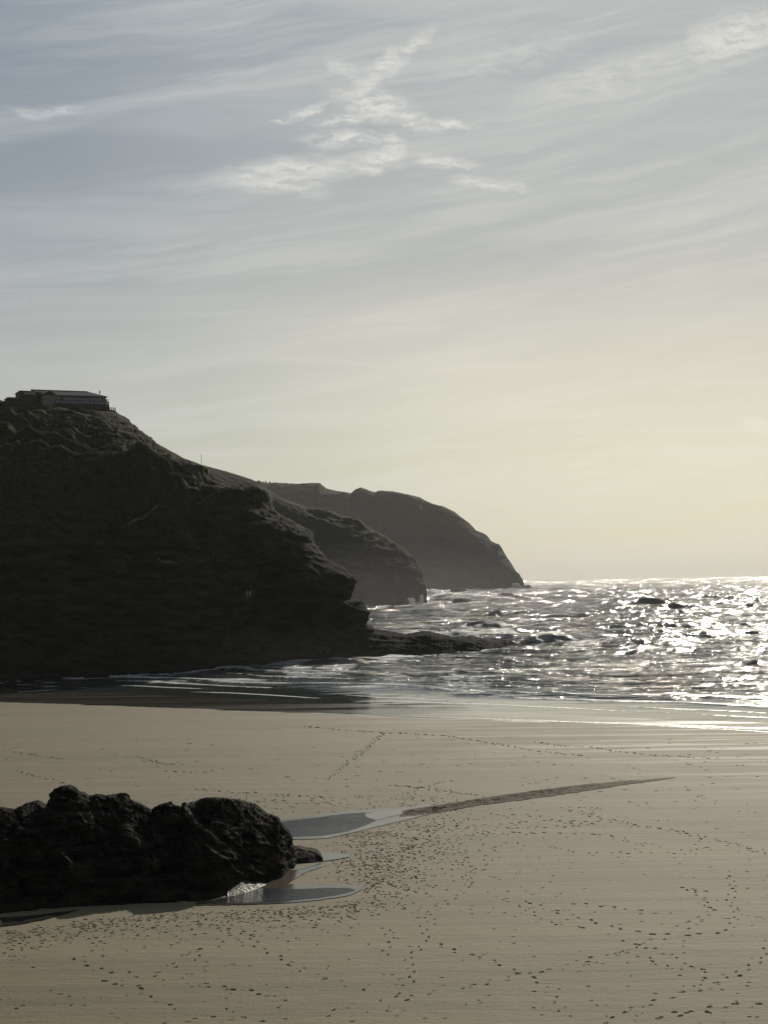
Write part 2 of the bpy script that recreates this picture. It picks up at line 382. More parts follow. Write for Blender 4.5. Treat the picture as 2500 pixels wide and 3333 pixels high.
# ------------------------------------------------------------------ sea
def rows():
    D = [150.0]
    while D[-1] < 32000:
        d = D[-1]; D.append(d + 0.32 + d * 0.0013 + (0 if d < 1500 else (d - 1500) * 0.02))
    return np.array(D)
Ds = rows()
ths = np.concatenate([np.linspace(-1.1, -0.20, 50)[:-1], np.linspace(-0.20, 0.30, 500), np.linspace(0.31, 1.1, 50)[1:]])
SY, ST = np.meshgrid(Ds, ths, indexing='ij')
SX = SY * ST
print('sea grid', SY.shape)
SZ = np.zeros_like(SX)
sd = SY + 0.82 * SX - 193                 # distance out from the waterline
deep = sstep(8, 150, sd)
r2 = np.random.default_rng(5)
for i in range(34):
    lam = 7.0 * (90 / 7.0) ** r2.random()
    ang = R(90 + 8 + r2.normal() * 20)
    k = 2 * math.pi / lam
    ph = k * (SX * math.cos(ang) + SY * math.sin(ang)) + r2.random() * 6.28
    amp = 0.009 * lam ** 0.92
    s_ = np.sin(ph)
    SZ += amp * (s_ + 0.25 * np.cos(2 * ph)) * (0.04 + 0.96 * deep) * (0.6 + 0.8 * gn(SX / 90, SY / 130, i * 0.7))
for i, lam in enumerate([2.6, 5.0, 9.0, 17.0, 33.0, 70.0]):
    fade = sstep(0.9, 2.2, lam / (0.4 + SY * 0.0013)) if lam < 60 else 1.0
    SZ += 0.062 * lam ** 0.88 * ridged((SX + .15 * SY) / lam / 1.5, SY / lam, i * 3.7, 2, 120 + i) * fade * (0.04 + 0.96 * deep)
# breaking crests
foam = np.zeros_like(SX)
br = [(2133,2365,2046,1.9),(2360,2455,2072,2.3),(1977,2306,2071,1.4),(2095,2385,2084,1.1),(2200,2620,2113,1.0),(1800,1960,2143,.7),(2087,2340,2141,.65),
      (2060,2180,2153,.6),(2250,2410,2157,.55),(1850,2256,2176,.5),(1918,2070,2012,1.3),(2441,2600,1990,2.4),(1760,1930,2094,.6),(1790,2050,1950,2.6),
      (2122,2210,1944,2.4),(2348,2500,1960,2.6),(1765,2063,2137,.6),(1730,2100,2203,.3),(2182,2460,2219,.35),(1930,2560,2241,.28),(2090,2600,2264,.2),
      (1520,1700,2020,1.2),(1330,1500,2040,.9),(1240,1420,2024,.9),(1950,2110,1975,1.8),(2210,2400,1984,1.6),
      (700,1290,2172,.35),(560,980,2190,.3),(900,1500,2186,.35),(420,900,2206,.22),(760,1400,2203,.25),(1300,1900,2222,.28),(1000,1700,2240,.16),(300,900,2222,.12)]
for i in range(30):
    v = 1915 + 260 * r2.random() ** 1.3
    x0 = r2.uniform(1200, 2550); w = r2.uniform(40, 200)
    D = 75000 / (v - 1885)
    br.append((x0, x0 + w, v, r2.uniform(0.25, 0.85) * min(1.0, D / 350) * (1.4 if D > 600 else 1)))
for i, (xa, xb, v, h) in enumerate(br):
    pa, pb = ray(xa, v), ray(xb, v - 0.0187 * 0)
    Da = -CAM_H / pa[2]; Db = -CAM_H / ray(xb, v)[2]
    if i >= 0: Da = Db = (Da + Db) / 2
    X0, X1 = pa[0] * Da, pb[0] * Db
    slope = 0.12 if i < 36 else r2.uniform(-.1, .3)
    h *= .75 * min(1.0, abs(X1 - X0) / 16) * (1.5 if v > 2150 else 1.0); wb = 3.0 + h * 5.0; wf = 1.0 + 0.9 * h
    i0, i1 = np.searchsorted(Ds, [Da - 25 - abs(X1 - X0) * .2, Da + 45 + wb * 2.5 + abs(X1 - X0) * .2])
    if i1 - i0 < 2: continue
    sx_, sy_ = SX[i0:i1], SY[i0:i1]
    xm = (X0 + X1) / 2; hl = (X1 - X0) / 2
    yc = Da + h * 1.0 - slope * (sx_ - xm) + 1.5 * h * gn(sx_ / 9, i * 3.3) + 0.5 * gn(sx_ / 2.5, i * 5.3) + 3.5 * gn(sx_ / 30, i * 2.3)
    q = sy_ - yc
    prof = np.where(q < 0, np.exp(-(q / wf) ** 2), np.exp(-(q / wb) ** 2))
    ta = np.clip(1 - np.abs((sx_ - xm) / (hl + 1e-6)), 0, 1) ** 0.45 * (0.9 + 0.6 * gn(sx_ / 9, i * 1.7, 0.5))
    lump = 1 + 0.14 * ridged(sx_ / 2.0, sy_ / 2.0, i, 3) * (h > .5)
    SZ[i0:i1] += h * prof * ta * lump
    foam[i0:i1] = np.maximum(foam[i0:i1], (0.30 if h > 1 else 0.26) * ta * np.where(q < 0, np.exp(-(q / (wf * 1.6)) ** 2), np.exp(-(q / 2.2) ** 2)))
# hundreds of short-crested wind waves with steep faces turned to the beach
r4 = np.random.default_rng(77)
for i in range(1150):
    small = i % 2
    v = 1896 + 275 * r4.random() ** 1.15
    x0 = r4.uniform(1150, 2560); wpx_ = r4.uniform(18, 60) if small else r4.uniform(50, 190)
    if x0 < 1450 and v > 2020 and v < 2150: continue
    if 1380 < x0 + wpx_ / 2 < 1700 and 1972 < v < 2022: continue
    hor = 1896 - .0187 * (x0 - 1250)
    if v < hor + 9: v = hor + r4.uniform(9, 30)
    D = 75000 / (v - hor)
    Xc = (x0 - 1250) / FPX * D; hl = wpx_ / FPX * D / 2
    h = (r4.uniform(2.0, 5.0) if small else r4.uniform(3.5, 8.5)) / FPX * D
    h = min(h, 1.1 + 0.5 * r4.random() + D * 4e-4) * (0.65 if v > 2120 else 1.0)
    wf = 0.35 + h * 1.05 + D * 4e-4; wb = 1.5 + h * 4.5; sl_ = r4.normal() * .12 + .06
    i0, i1 = np.searchsorted(Ds, [D - 3 * wf - hl * .4, D + 2.4 * wb + hl * .4])
    j0, j1 = np.searchsorted(ths, [(Xc - hl) / D * 1.0 - .004, (Xc + hl) / D + .004])
    if i1 - i0 < 3 or j1 - j0 < 3: continue
    sx_, sy_ = SX[i0:i1, j0:j1], SY[i0:i1, j0:j1]
    q = sy_ - D + sl_ * (sx_ - Xc) - (.8 + 1.2 * h) * gn(sx_ / (3 + hl * .3), i * 3.3) - .35 * gn(sx_ / 1.6, i * 1.3)
    prof = np.where(q < 0, np.exp(-(q / wf) ** 2), np.exp(-(q / wb) ** 2))
    ta = np.clip(1 - ((sx_ - Xc) / hl) ** 2, 0, 1) ** .6 * (0.9 + 0.8 * gn(sx_ / (2 + hl * .15), i * 1.7, 0.5))
    SZ[i0:i1, j0:j1] += h * prof * ta
    if r4.random() < .35: foam[i0:i1, j0:j1] = np.maximum(foam[i0:i1, j0:j1], .34 * ta * np.exp(-(q / (.5 + .4 * h)) ** 2))
for i in range(330):
    v = r4.uniform(2150, 2285); x0 = r4.uniform(1350, 2580); wpx_ = r4.uniform(60, 330)
    hor = 1896 - .0187 * (x0 - 1250); D = 75000 / (v - hor); Xc = (x0 - 1250) / FPX * D; hl = wpx_ / FPX * D / 2
    if D + .82 * Xc - 193 < 14: continue
    h = r4.uniform(2.0, 4.6) / FPX * D; wf = .35 + h * 1.1; wb = 1.0 + h * 5
    i0, i1 = np.searchsorted(Ds, [D - 5, D + 6 + 3 * wb]); j0, j1 = np.searchsorted(ths, [(Xc - hl) / D - .004, (Xc + hl) / D + .004])
    if i1 - i0 < 3 or j1 - j0 < 3: continue
    sx_, sy_ = SX[i0:i1, j0:j1], SY[i0:i1, j0:j1]
    q = sy_ - D + .1 * (sx_ - Xc) - 1.2 * gn(sx_ / 5, i * 3.1) - .25 * gn(sx_ / 1.2, i * 1.9)
    SZ[i0:i1, j0:j1] += h * np.where(q < 0, np.exp(-(q / wf) ** 2), np.exp(-(q / wb) ** 2)) * np.clip(1 - ((sx_ - Xc) / hl) ** 2, 0, 1) ** .5 * (.85 + .7 * gn(sx_ / 2, i * 1.1))
# shallow swash: long low bores parallel to the beach, each edged with foam
for i, (o_, hh_) in enumerate([(2, .05), (8, .08), (16, .14), (26, .22), (38, .3), (52, .38)]):
    q = sd - o_ - 6 * gn(SX / 30, i * 4.1) - 1.6 * gn(SX / 7, i * 2.2) 
    pr = np.where(q < 0, np.exp(-(q / .7) ** 2), np.exp(-np.clip(q / 7, 0, 20)))
    on = sstep(-0.25, 0.15, gn(SX / 26, i * 7.7))
    SZ += hh_ * pr * on * (sd > -40)
    foam = np.maximum(foam, 0.85 * on * np.exp(-(q / .6) ** 2))
SZ += 0.06 * gn(SX / 3.5, SY / 3.5) * sstep(15, 50, sd)
# foam skirts round the rocks and headlands
def skirt(pts, D0s, rad, st):
    P = [at(x, 1900.0, d)[:2] for (x, d) in zip(pts, D0s)]
    for a, b in zip(P[:-1], P[1:]):
        ab = b - a; L2 = (ab ** 2).sum()
        tt = np.clip(((SX - a[0]) * ab[0] + (SY - a[1]) * ab[1]) / L2, 0, 1)
        dd = np.hypot(SX - a[0] - tt * ab[0], SY - a[1] - tt * ab[1])
        np.maximum(foam, st * np.exp(-(dd / rad) ** 2), out=foam)
skirt([300, 500, 862, 1300, 1533, 1700, 1780], [258, 262, 279, 290, 300, 320, 345], 3.5, .60)
skirt([1100, 1290, 1390], [720, 800, 930], 14, .75)
skirt([1400, 1480, 1600, 1720], [1900, 2200, 2300, 2380], 50, .65)
skirt([1465, 1590, 1670], [835, 845, 880], 7, .55)
skirt([1200, 1420, 1600, 1700], [330, 345, 360, 375], 10, .45)
foam += 0.38 * sstep(-0.15, 0.35, fbm(SX / 14, SY / 30, 0, 4, 21)) * sstep(900, 250, SY) * sstep(2, 20, sd)
foam += 0.16 * sstep(-60, 30, SX * -1.0 - 10) * sstep(520, 300, SY)
calm = 1 - sstep(8, 60, sd)
SZ = SZ * sstep(-30, 25, sd) + 0.02 * (sd < 40)
grid_mesh('sea', np.stack([SX, SY, SZ], -1), M_sea, flip=False, attrs={'foam': foam, 'calm': calm})['kind'] = 'structure'

# ------------------------------------------------------------------ main cliff (stack of contours that wrap round the nose)
def base_D(X):      # distance of the cliff foot
    return np.interp(X, [-160, -64, -38, -21, 0, 20], [236, 255, 264, 280, 291, 295])
def setb(z, X=-40.0):
    return np.interp(z, [-4, 0, 3, 12, 22, 34, 46, 56, 62], [-1, 0, 1.2, 6, 14, 29, 46, 62, 72]) * (1.0 + 0.0045 * np.clip(-20 - np.asarray(X), 0, 80))
sil = [(-900,1290),(0,1297),(60,1301),(200,1306),(345,1312),(374,1339),(396,1350),(418,1367),(450,1396),(488,1426),(542,1467),(575,1489),(600,1502),(639,1537),(673,1549),(681,1560),(736,1584),
       (763,1597),(829,1607),(833,1613),(853,1623),(871,1638),(889,1656),(925,1685),(1005,1725),(1017,1739),(1021,1768),(1049,1804),(1077,1833),(1106,1844),(1150,1877),
       (1161,1891),(1158,1912),(1148,1927),(1135,1942),(1139,1953),(1179,1958),(1190,1971),(1203,1996),(1199,2010),(1190,2025),(1212,2047),(1225,2100),(1240,2170)]
def nose_R(z): return 4 + 0.22 * np.maximum(z, 0)
tip = []
for (x, v) in sil:
    d = ray(float(x), float(v)); D = 300.0
    for _ in range(40):
        P = d * D; z = P[2] + CAM_H
        D = 0.5 * D + 0.5 * float(base_D(P[0]) + setb(z, P[0]) + nose_R(z))
    tip.append((P[0], z))
tip = np.array(tip)[::-1]
# keep the height strictly rising
zt = np.maximum.accumulate(tip[:, 1] + np.arange(len(tip)) * 1e-4)
Z_TOP = 54.4
print('tip', tip[-6:])
nz_, nf, nb = 270, 560, 60
zl = np.linspace(-3, Z_TOP, nz_)
P = np.zeros((nz_, nf + nb, 3)); tipd = np.zeros((nz_, nf + nb))
for k, z in enumerate(zl):
    xt = np.interp(z, zt, tip[:, 0]); Rn = float(nose_R(z))
    q = np.linspace(0, 1, nf); q = 1 - (1 - q) ** 1.35
    X = -165 + (xt + 165) * q
    w = np.clip((X - (xt - Rn * 1.6)) / (Rn * 1.6), 0, 1)
    Y = base_D(X) + setb(z, X) + Rn * (1 - np.sqrt(np.maximum(0, 1 - w * w)))
    qb = np.linspace(0, 1, nb + 1)[1:]
    Yt = Y[-1]; Yb = Yt + 140 * qb ** 1.3
    Xb = xt / Yt * Yb - 0.30 * (Yb - Yt)
    P[k, :nf, 0], P[k, :nf, 1] = X, Y; P[k, nf:, 0], P[k, nf:, 1] = Xb, Yb
    P[k, :, 2] = z
    tipd[k, :nf] = xt - X; tipd[k, nf:] = (Yb - Yt)
N = grid_normals(P)
if N[nz_ // 2, 100, 1] > 0: N = -N
Xg, Yg, Zg = P[..., 0], P[..., 1], P[..., 2]
edge = sstep(0.0, 14, np.abs(tipd)); topk = sstep(0, 6, Z_TOP - Zg) 
big = 4.2 * fbm((Xg + 0.55 * Zg) / 21, Zg / 55, 0, 3, 31) + 2.2 * ridged((Xg - 0.4 * Zg) / 13, Zg / 35, 3, 2, 37)
crag = 1.1 * ridged(Xg / 6, Yg / 12, Zg / 3.6, 5, 41, 0.6)
strat = (0.4 + .5 * (1 - edge)) * gn(Xg / 18, Yg / 30, (Zg + 0.22 * Xg) / 1.1, 47) + 0.5 * gn(Xg / 5, Yg / 8, (Zg + 0.22 * Xg) / 0.45, 49)
tuss = 0.55 * fbm(Xg / 2.2, Yg / 2.2, Zg / 0.9, 3, 51) * sstep(16, 36, Zg + 8 * gn(Xg / 25, Zg / 20)) * (.25 + .75 * topk)
disp = big * edge * topk + crag * (0.35 + 0.65 * edge) * (0.3 + .7 * topk) + strat * (0.6 + .4 * edge) + tuss
# footpath ledges cut across the slope: pixel lines of the photograph turned into (X, z) lines on the face
def on_face(x, v):
    d = ray(float(x), float(v)); D = 300.0
    for _ in range(30):
        Pp = d * D; D = 0.5 * D + 0.5 * float(base_D(Pp[0]) + setb(Pp[2] + CAM_H, Pp[0]))
    Pp = d * D; return Pp[0], Pp[2] + CAM_H
ledges = [([(0,1485),(115,1498),(255,1508),(420,1520),(540,1527),(640,1536)], 2.2), ([(90,1432),(170,1450),(260,1472),(350,1498),(450,1520),(540,1527)], 1.8),
          ([(430,1520),(520,1553),(600,1592),(640,1606)], 1.8), ([(655,1640),(690,1622),(740,1619),(830,1626),(850,1632)], 1.8), ([(650,1592),(700,1609),(760,1600),(830,1611)], 1.5),
          ([(395,1720),(440,1712),(480,1700),(520,1680)], 1.2), ([(0,1420),(80,1428),(160,1420),(280,1450),(400,1480)], 1.2), ([(510,1835),(560,1848)], .8)]
lit_path = np.zeros_like(Xg)
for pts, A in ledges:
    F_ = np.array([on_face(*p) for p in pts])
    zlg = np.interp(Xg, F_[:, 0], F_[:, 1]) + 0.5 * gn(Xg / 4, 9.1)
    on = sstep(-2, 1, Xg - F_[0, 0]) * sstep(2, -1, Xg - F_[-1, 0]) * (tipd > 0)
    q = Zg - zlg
    lit_path = np.maximum(lit_path, on * np.exp(-((q - .1) / .45) ** 2))
    disp += on * A * np.where(q < 0, np.exp(q / 3.0), np.clip(1 - q / 0.55, 0, 1))
P = P + N * disp[..., None]
P[:, :, 2] = np.maximum(P[:, :, 2], -4)
P[..., 2] += 1.5 * sstep(-76, -84, P[..., 0]) * sstep(Z_TOP - 8, Z_TOP, Zg)
# plateau
cap1 = P[-1].copy(); caps = []
for j, (dy_, dz_) in enumerate([(6, 0.1), (25, 0.2), (80, -1.5), (200, -6.0)]):
    c = cap1.copy(); c[:, 1] += dy_; c[:, 0] -= dy_ * 0.45; c[:, 2] += dz_; caps.append(c)
P = np.concatenate([P, np.array(caps)], 0)
lit_path = np.concatenate([lit_path, np.zeros((4, lit_path.shape[1]))], 0)
grid_mesh('cliff', P, M_cliff, flip=False, attrs={'lit_path': lit_path})['kind'] = 'structure'

# ------------------------------------------------------------------ generic ridge seen between a foot line and a sky line
def ridge(name, mat, xs, foot, crest, prof, back, nrow, noise_fn, z0=-3.0, nback=26, crest_damp=0.25, bexp=2.2, kind='structure', flip=False):
    """foot / crest: functions of photo x giving world points (N,3); prof(t): height share at depth share t"""
    A, B = foot(xs), crest(xs)
    t = np.linspace(0, 1, nrow)[:, None, None]
    rowsP = A[None] * (1 - t) + B[None] * t
    hz = prof(t[..., 0])
    rowsP[..., 2] = z0 + (np.maximum(B[None, :, 2], z0 + 0.05) - z0) * hz
    tb = np.linspace(0, 1, nback + 1)[1:, None, None]
    dirv = B / np.linalg.norm(B[:, :2], axis=1)[:, None]
    bk = B[None] + dirv[None] * (tb * back)
    bk[..., 2] = z0 + (np.maximum(B[None, :, 2], z0 + 0.05) - z0) * (1 - tb[..., 0] ** bexp)
    P = np.concatenate([rowsP, bk], 0)
    N = grid_normals(P)
    if N[nrow // 2, len(xs) // 2, 1] > 0: N = -N
    tt = np.concatenate([t[:, 0, 0], np.ones(nback)])[:, None]
    damp = crest_damp + (1 - crest_damp) * sstep(1.0, 0.8, tt)
    damp = damp * sstep(0, 1.5 * abs(z0) + .5, P[..., 2] - z0 + 0.3 * abs(z0))
    P = P + N * (noise_fn(P, tt) * damp)[..., None]
    o = grid_mesh(name, P, mat, flip=flip)
    if kind: o['kind'] = kind
    return o

# second headland and the grassy hill that runs into it
s2x = [200,300,375,450,488,490,560,600,655,680,740,783,825,839,889,940,1005,1060,1106,1140,1179,1229,1280,1331,1360,1378,1385,1390]
s2v = [1380,1385,1395,1412,1428,1429,1470,1492,1512,1518,1533,1546,1562,1569,1605,1631,1652,1658,1678,1684,1700,1732,1761,1797,1826,1862,1913,1972]
def foot2(x): return at(x, 1900 + 0 * x, np.interp(x, [200, 500, 1000, 1200, 1340, 1390], [700, 730, 800, 825, 870, 900]))
def crest2(x):
    v = np.interp(x, s2x, s2v) + 2.0 * gn(x / 14, 1.3) * (x > 860)
    return at(x, v, np.interp(x, [200, 500, 840, 1000, 1300, 1385, 1390], [760, 795, 850, 865, 905, 915, 915]))
def n2(P, tt):
    X, Y, Z = P[..., 0], P[..., 1], P[..., 2]
    rocky = sstep(-75, -25, X)
    return rocky * (6 * fbm((X + .5 * Z) / 45, Y / 80, Z / 60, 3, 61) + 1.5 * ridged(X / 12, Y / 20, Z / 7, 4, 62)) + (1 - rocky) * (4 * fbm(X / 50, Y / 60, Z / 50, 3, 63) + 0.5 * fbm(X / 4, Y / 5, Z / 3, 3, 64))
ridge('near_headland', M_head, np.concatenate([np.linspace(200, 1340, 330), np.linspace(1341, 1390, 60)]), foot2, crest2, lambda t: 1 - (1 - t) ** 1.9, 120, 150, n2)

# far headland
s3x = [600,839,870,962,1000,1041,1050,1062,1099,1142,1158,1175,1190,1215,1226,1233,1260,1287,1330,1367,1385,1403,1440,1479,1500,1526,1548,1580,1598,1612,1624,1649,1664,1678,1700,1705,1720,1738,1760]
s3v = [1560,1569,1573,1574,1573,1572,1580,1588,1597,1605,1593,1587,1593,1603,1603,1598,1600,1603,1611,1620,1631,1639,1648,1667,1683,1703,1725,1739,1761,1768,1772,1812,1832,1855,1884,1905,1908,1920,1928]
def foot3(x): return at(x, 1890 + 0 * x, np.interp(x, [600, 1400, 1480, 1600, 1705, 1760], [2350, 2380, 2390, 2410, 2440, 2480]))
def crest3(x):
    v = np.interp(x, s3x, s3v) + 1.4 * gn(x / 9, 3.3) + 0.8 * gn(x / 3.5, 7.3)
    return at(x, v, np.interp(x, [600, 1200, 1600, 1705, 1760], [2560, 2570, 2560, 2490, 2485]))
def n3(P, tt):
    X, Y, Z = P[..., 0], P[..., 1], P[..., 2]
    return 14 * fbm((X + .6 * Z) / 120, Y / 240, Z / 170, 3, 71) + 4 * ridged(X / 35, Y / 70, Z / 18, 4, 72)
ridge('far_headland', M_far, np.concatenate([np.linspace(600, 1560, 300), np.linspace(1562, 1760, 160)]), foot3, crest3, lambda t: 1 - (1 - t) ** 1.7, 300, 150, n3, z0=-4.0)

# reef running out from the foot of the cliff
rx = [1040,1150,1193,1215,1287,1323,1360,1396,1430,1468,1533,1598,1649,1680,1700,1735,1760,1775]
rv = [2010,2018,2029,2047,2058,2063,2055,2053,2062,2072,2069,2083,2081,2096,2105,2114,2122,2132]
def footr(x): return at(x, 1900 + 0 * x, np.interp(x, [1040, 1400, 1533, 1613, 1685, 1775], [280, 290, 295, 301, 312, 322]))
def crestr(x):
    v = np.interp(x, rx, rv) + 3.0 * gn(x / 16, 5.3) + 1.6 * gn(x / 6, 6.3)
    return at(x, v, np.interp(x, [1040, 1400, 1533, 1685, 1775], [302, 308, 312, 322, 325]))
def nr(P, tt):
    X, Y, Z = P[..., 0], P[..., 1], P[..., 2]
    return 0.5 * fbm(X / 7, Y / 7, Z / 3, 3, 81) + 0.25 * ridged(X / 3, Y / 5, Z / .9, 3, 83) + 0.2 * gn(X / 6, Y / 5, (Z + .12 * X) / .35, 85)
o = ridge('rock_reef', M_reef, np.linspace(1040, 1775, 420), footr, crestr, lambda t: 1 - (1 - t) ** 2.2, 22, 110, nr, z0=-1.0, bexp=1.0, kind=None)
tag(o, 'long low dark rock reef reaching into the surf from the foot of the nearest cliff', 'reef')

# sea rocks
def sea_rock(label, pts, D, thick, nseed, mat=M_head, group=None, foot=None, amp=1.0, z0=-1.0, name='sea_rock'):
    xs_ = np.array([p[0] for p in pts], float); vs_ = np.array([p[1] for p in pts], float)
    xx = np.linspace(xs_[0], xs_[-1], max(24, int((xs_[-1] - xs_[0]) / 1.6)))
    o = ridge(name, mat, xx, lambda x: at(x, 1900 + 0 * x, np.full(len(x), float(D))), lambda x: at(x, np.interp(x, xs_, vs_) + amp * 1.2 * gn(x / 7, nseed), np.full(len(x), float(D + thick))),
          lambda t: 1 - (1 - t) ** 2.4, thick, 30, lambda P, tt: amp * ridged(P[..., 0] / (thick * .5), P[..., 1] / (thick * .5), P[..., 2] / (thick * .4), 4, nseed) * thick * 0.07,
          z0=z0, nback=12, bexp=1.0, kind=None)
    return tag(o, label, 'rock', group)
sea_rock('humped dark rock island standing alone in the surf off the second headland', [(1464,1985),(1472,1972),(1475,1958),(1486,1951),(1512,1949),(1530,1956),(1551,1958),(1571,1968),(1580,1975),(1620,1977),(1664,1982),(1672,1988)], 835, 14, 3)
sea_rock('thin flat rock awash left of the humped island, below the second headland', [(1335,1994),(1352,1985),(1375,1984),(1400,1983),(1412,1990)], 780, 8, 4)
sea_rock('low rocks at the foot of the far headland, left part of its base', [(1462,1934),(1470,1922),(1480,1916),(1500,1914),(1512,1919),(1522,1930),(1530,1936)], 1850, 40, 5, M_far)
sea_rock('little rock at the very tip of the far headland beneath the horizon', [(1698,1922),(1712,1908),(1722,1906),(1734,1916),(1746,1922),(1756,1926)], 2300, 40, 6, M_far)

# ------------------------------------------------------------------ foreground rock outcrop
fx = [-500,-300,-120,0,55,70,86,105,118,135,149,165,176,184,190,196,210,227,245,259,275,290,329,350,376,395,407,412,419,454,494,505,517,540,564,584,599,612,627,660,690,740,784,831,850,870,905,909,940,950,955,980,1000,1019,1035,1046,1053,1060]
fv = [2640,2600,2625,2626,2632,2622,2611,2605,2603,2608,2618,2612,2603,2585,2572,2562,2560,2558,2564,2579,2580,2589,2587,2590,2587,2585,2582,2590,2603,2615,2636,2628,2618,2615,2616,2634,2626,2617,2609,2600,2597,2599,2603,2615,2630,2646,2658,2672,2700,2735,2750,2763,2768,2771,2777,2787,2803,2815]
bx = [-500,-120,0,235,470,643,690,737,790,846,880,917,935,956,972,1010,1060]
bv = [3010,2990,2983,2959,2951,2942,2935,2920,2900,2889,2875,2861,2842,2832,2812,2809,2812]
def footf(x): return ground(x, np.interp(x, bx, bv))
def crestf(x):
    v = np.interp(x, fx, fv) + 3.0 * gn(x / 12, 1.9) + 2.5 * gn(x / 5, 2.9)
    F_ = ground(x, np.interp(x, bx, bv))[:, 1]
    return at(x, v, F_ + np.interp(x, [-500, 0, 300, 600, 850, 910, 960, 1060], [9, 9, 9.5, 9, 6.5, 4, 2.2, 1.0]))
def nf_(P, tt):
    X, Y, Z = P[..., 0], P[..., 1], P[..., 2]
    a = sstep(2.5, 8, -X - 2.6) * 0.78 + 0.22
    p = .80 * X - .60 * Z; q = .60 * X + .80 * Z          # bedding dips down to the right
    return a * sstep(0, .25, tt) * (0.75 * fbm(p / 5.5, Y / 5, q / 2.4, 3, 91) + 0.50 * ridged(p / 2.6, Y / 3, q / .75, 5, 93, 0.6)) + 0.12 * ridged(p / .8, Y / .9, q / .25, 3, 97) - a * 0.55 * np.clip(ridged(p / 3.4, Y / 2.5, q / 1.3, 3, 99) - .35, 0, 1)
o = ridge('rock_outcrop', M_rock, np.concatenate([np.linspace(-500, -40, 90), np.linspace(-36, 1060, 620)]), footf, crestf, lambda t: 1 - (1 - t) ** 1.75, 7.0, 240, nf_, z0=0.3, nback=30, crest_damp=0.12, bexp=0.9, kind=None)
tag(o, 'big jagged black rock outcrop rising from the sand beside the tidal pools', 'rock')

# weedy, wet shelf at its foot, small boulders
def shelf(name, label, pts, D_off, amp, mat, seed, n=120):
    xs_ = np.array([p[0] for p in pts], float); vb = np.array([p[1] for p in pts], float); vt = np.array([p[2] for p in pts], float)
    xx = np.linspace(xs_[0], xs_[-1], n)
    def fo_(x): return ground(x, np.interp(x, xs_, vb))
    def cr_(x):
        F_ = fo_(x)[:, 1]; return at(x, np.interp(x, xs_, vt) + 1.5 * gn(x / 8, seed), F_ + D_off)
    o = ridge(name, mat, xx, fo_, cr_, lambda t: 1 - (1 - t) ** 1.5, D_off * .6, 60, lambda P, tt: amp * (ridged(P[..., 0] / .7, P[..., 1] / .9, P[..., 2] / .5, 4, seed) + .3 * ridged(P[..., 0] / .2, P[..., 1] / .2, P[..., 2] / .2, 2, seed + 3)),
              z0=0.62, nback=12, bexp=0.9, kind=None)
    return tag(o, label, 'rock')
shelf('wet_rock', 'glistening weed-covered rock shelf at the foot of the black outcrop by the lower pool', [(715,2938,2932),(740,2928,2880),(790,2915,2862),(846,2896,2850),(880,2882,2850),(915,2872,2856),(935,2866,2862)], 2.2, 0.14, M_weed, 101)
shelf('wet_rock', 'small dark wet rock spur pointing right beside the little middle pool', [(925,2818,2812),(950,2815,2770),(990,2812,2772),(1020,2811,2778),(1045,2810,2792),(1056,2810,2807)], 1.2, 0.10, M_rock, 105, 90)
shelf('wet_rock', 'low shiny rock lip just under the right end of the black outcrop', [(900,2842,2838),(925,2838,2812),(950,2833,2822),(968,2830,2828)], 0.8, 0.08, M_weed, 107, 50)
shelf('rock', 'small black rock at the left border of the photo in the shaded moat', [(-60,3030,3010),(-40,3034,2985),(-10,3032,2985),(6,3020,3000),(12,3015,3013)], 0.8, 0.06, M_rock, 109, 40)

# boulders along the cliff foot
def boulder_mesh(seed, r, mat):
    bm = bmesh.new(); bmesh.ops.create_icosphere(bm, subdivisions=3, radius=1.0)
    co = np.array([v.co[:] for v in bm.verts])
    n = 1 + 0.35 * fbm(co[:, 0] * 1.1, co[:, 1] * 1.1, co[:, 2] * 1.1, 4, seed)
    for v, k in zip(bm.verts, n): v.co = Vector((v.co.x * k * r * 1.3, v.co.y * k * r, v.co.z * k * r * .75))
    me = bpy.data.meshes.new('boulder'); bm.to_mesh(me); bm.free()
    for p in me.polygons: p.use_smooth = False
    me.materials.append(mat); return me
bms = [boulder_mesh(200 + i, 1.0, M_reef) for i in range(4)]
spots = [(8,2238,.7),(22,2233,.5),(36,2236,.9),(48,2229,.6),(75,2228,.5),(97,2222,.9),(108,2226,.5),(182,2218,.7),(290,2213,.5),(302,2212,.6),(330,2211,.7),(352,2211,.5),(380,2208,.6),(402,2206,.8),(440,2203,.5),(505,2197,.7),(560,2196,.5)]
for i, (x, v, r_) in enumerate(spots):
    p = ground(float(x), float(v)); p = p if p[1] < 262 else at(float(x), float(v), 262.0)
    o = bpy.data.objects.new('boulder', bms[i % 4]); COL.objects.link(o)
    o.location = (p[0], p[1] - 1.0, max(0.1, p[2]) + r_ * .2); o.scale = (r_, r_, r_); o.rotation_euler = (0, 0, i * 1.3)
    words = ['leftmost', 'second', 'third', 'fourth', 'fifth', 'sixth', 'seventh', 'eighth', 'ninth', 'tenth', 'eleventh', 'twelfth', 'thirteenth', 'fourteenth', 'fifteenth', 'sixteenth', 'rightmost']
    w_ = words[i] + (' boulder' if i in (0, 16) else ' boulder from the left')
    tag(o, w_ + ' in the wet row along the near cliff foot', 'boulder', 'boulders along the foot of the near cliff')

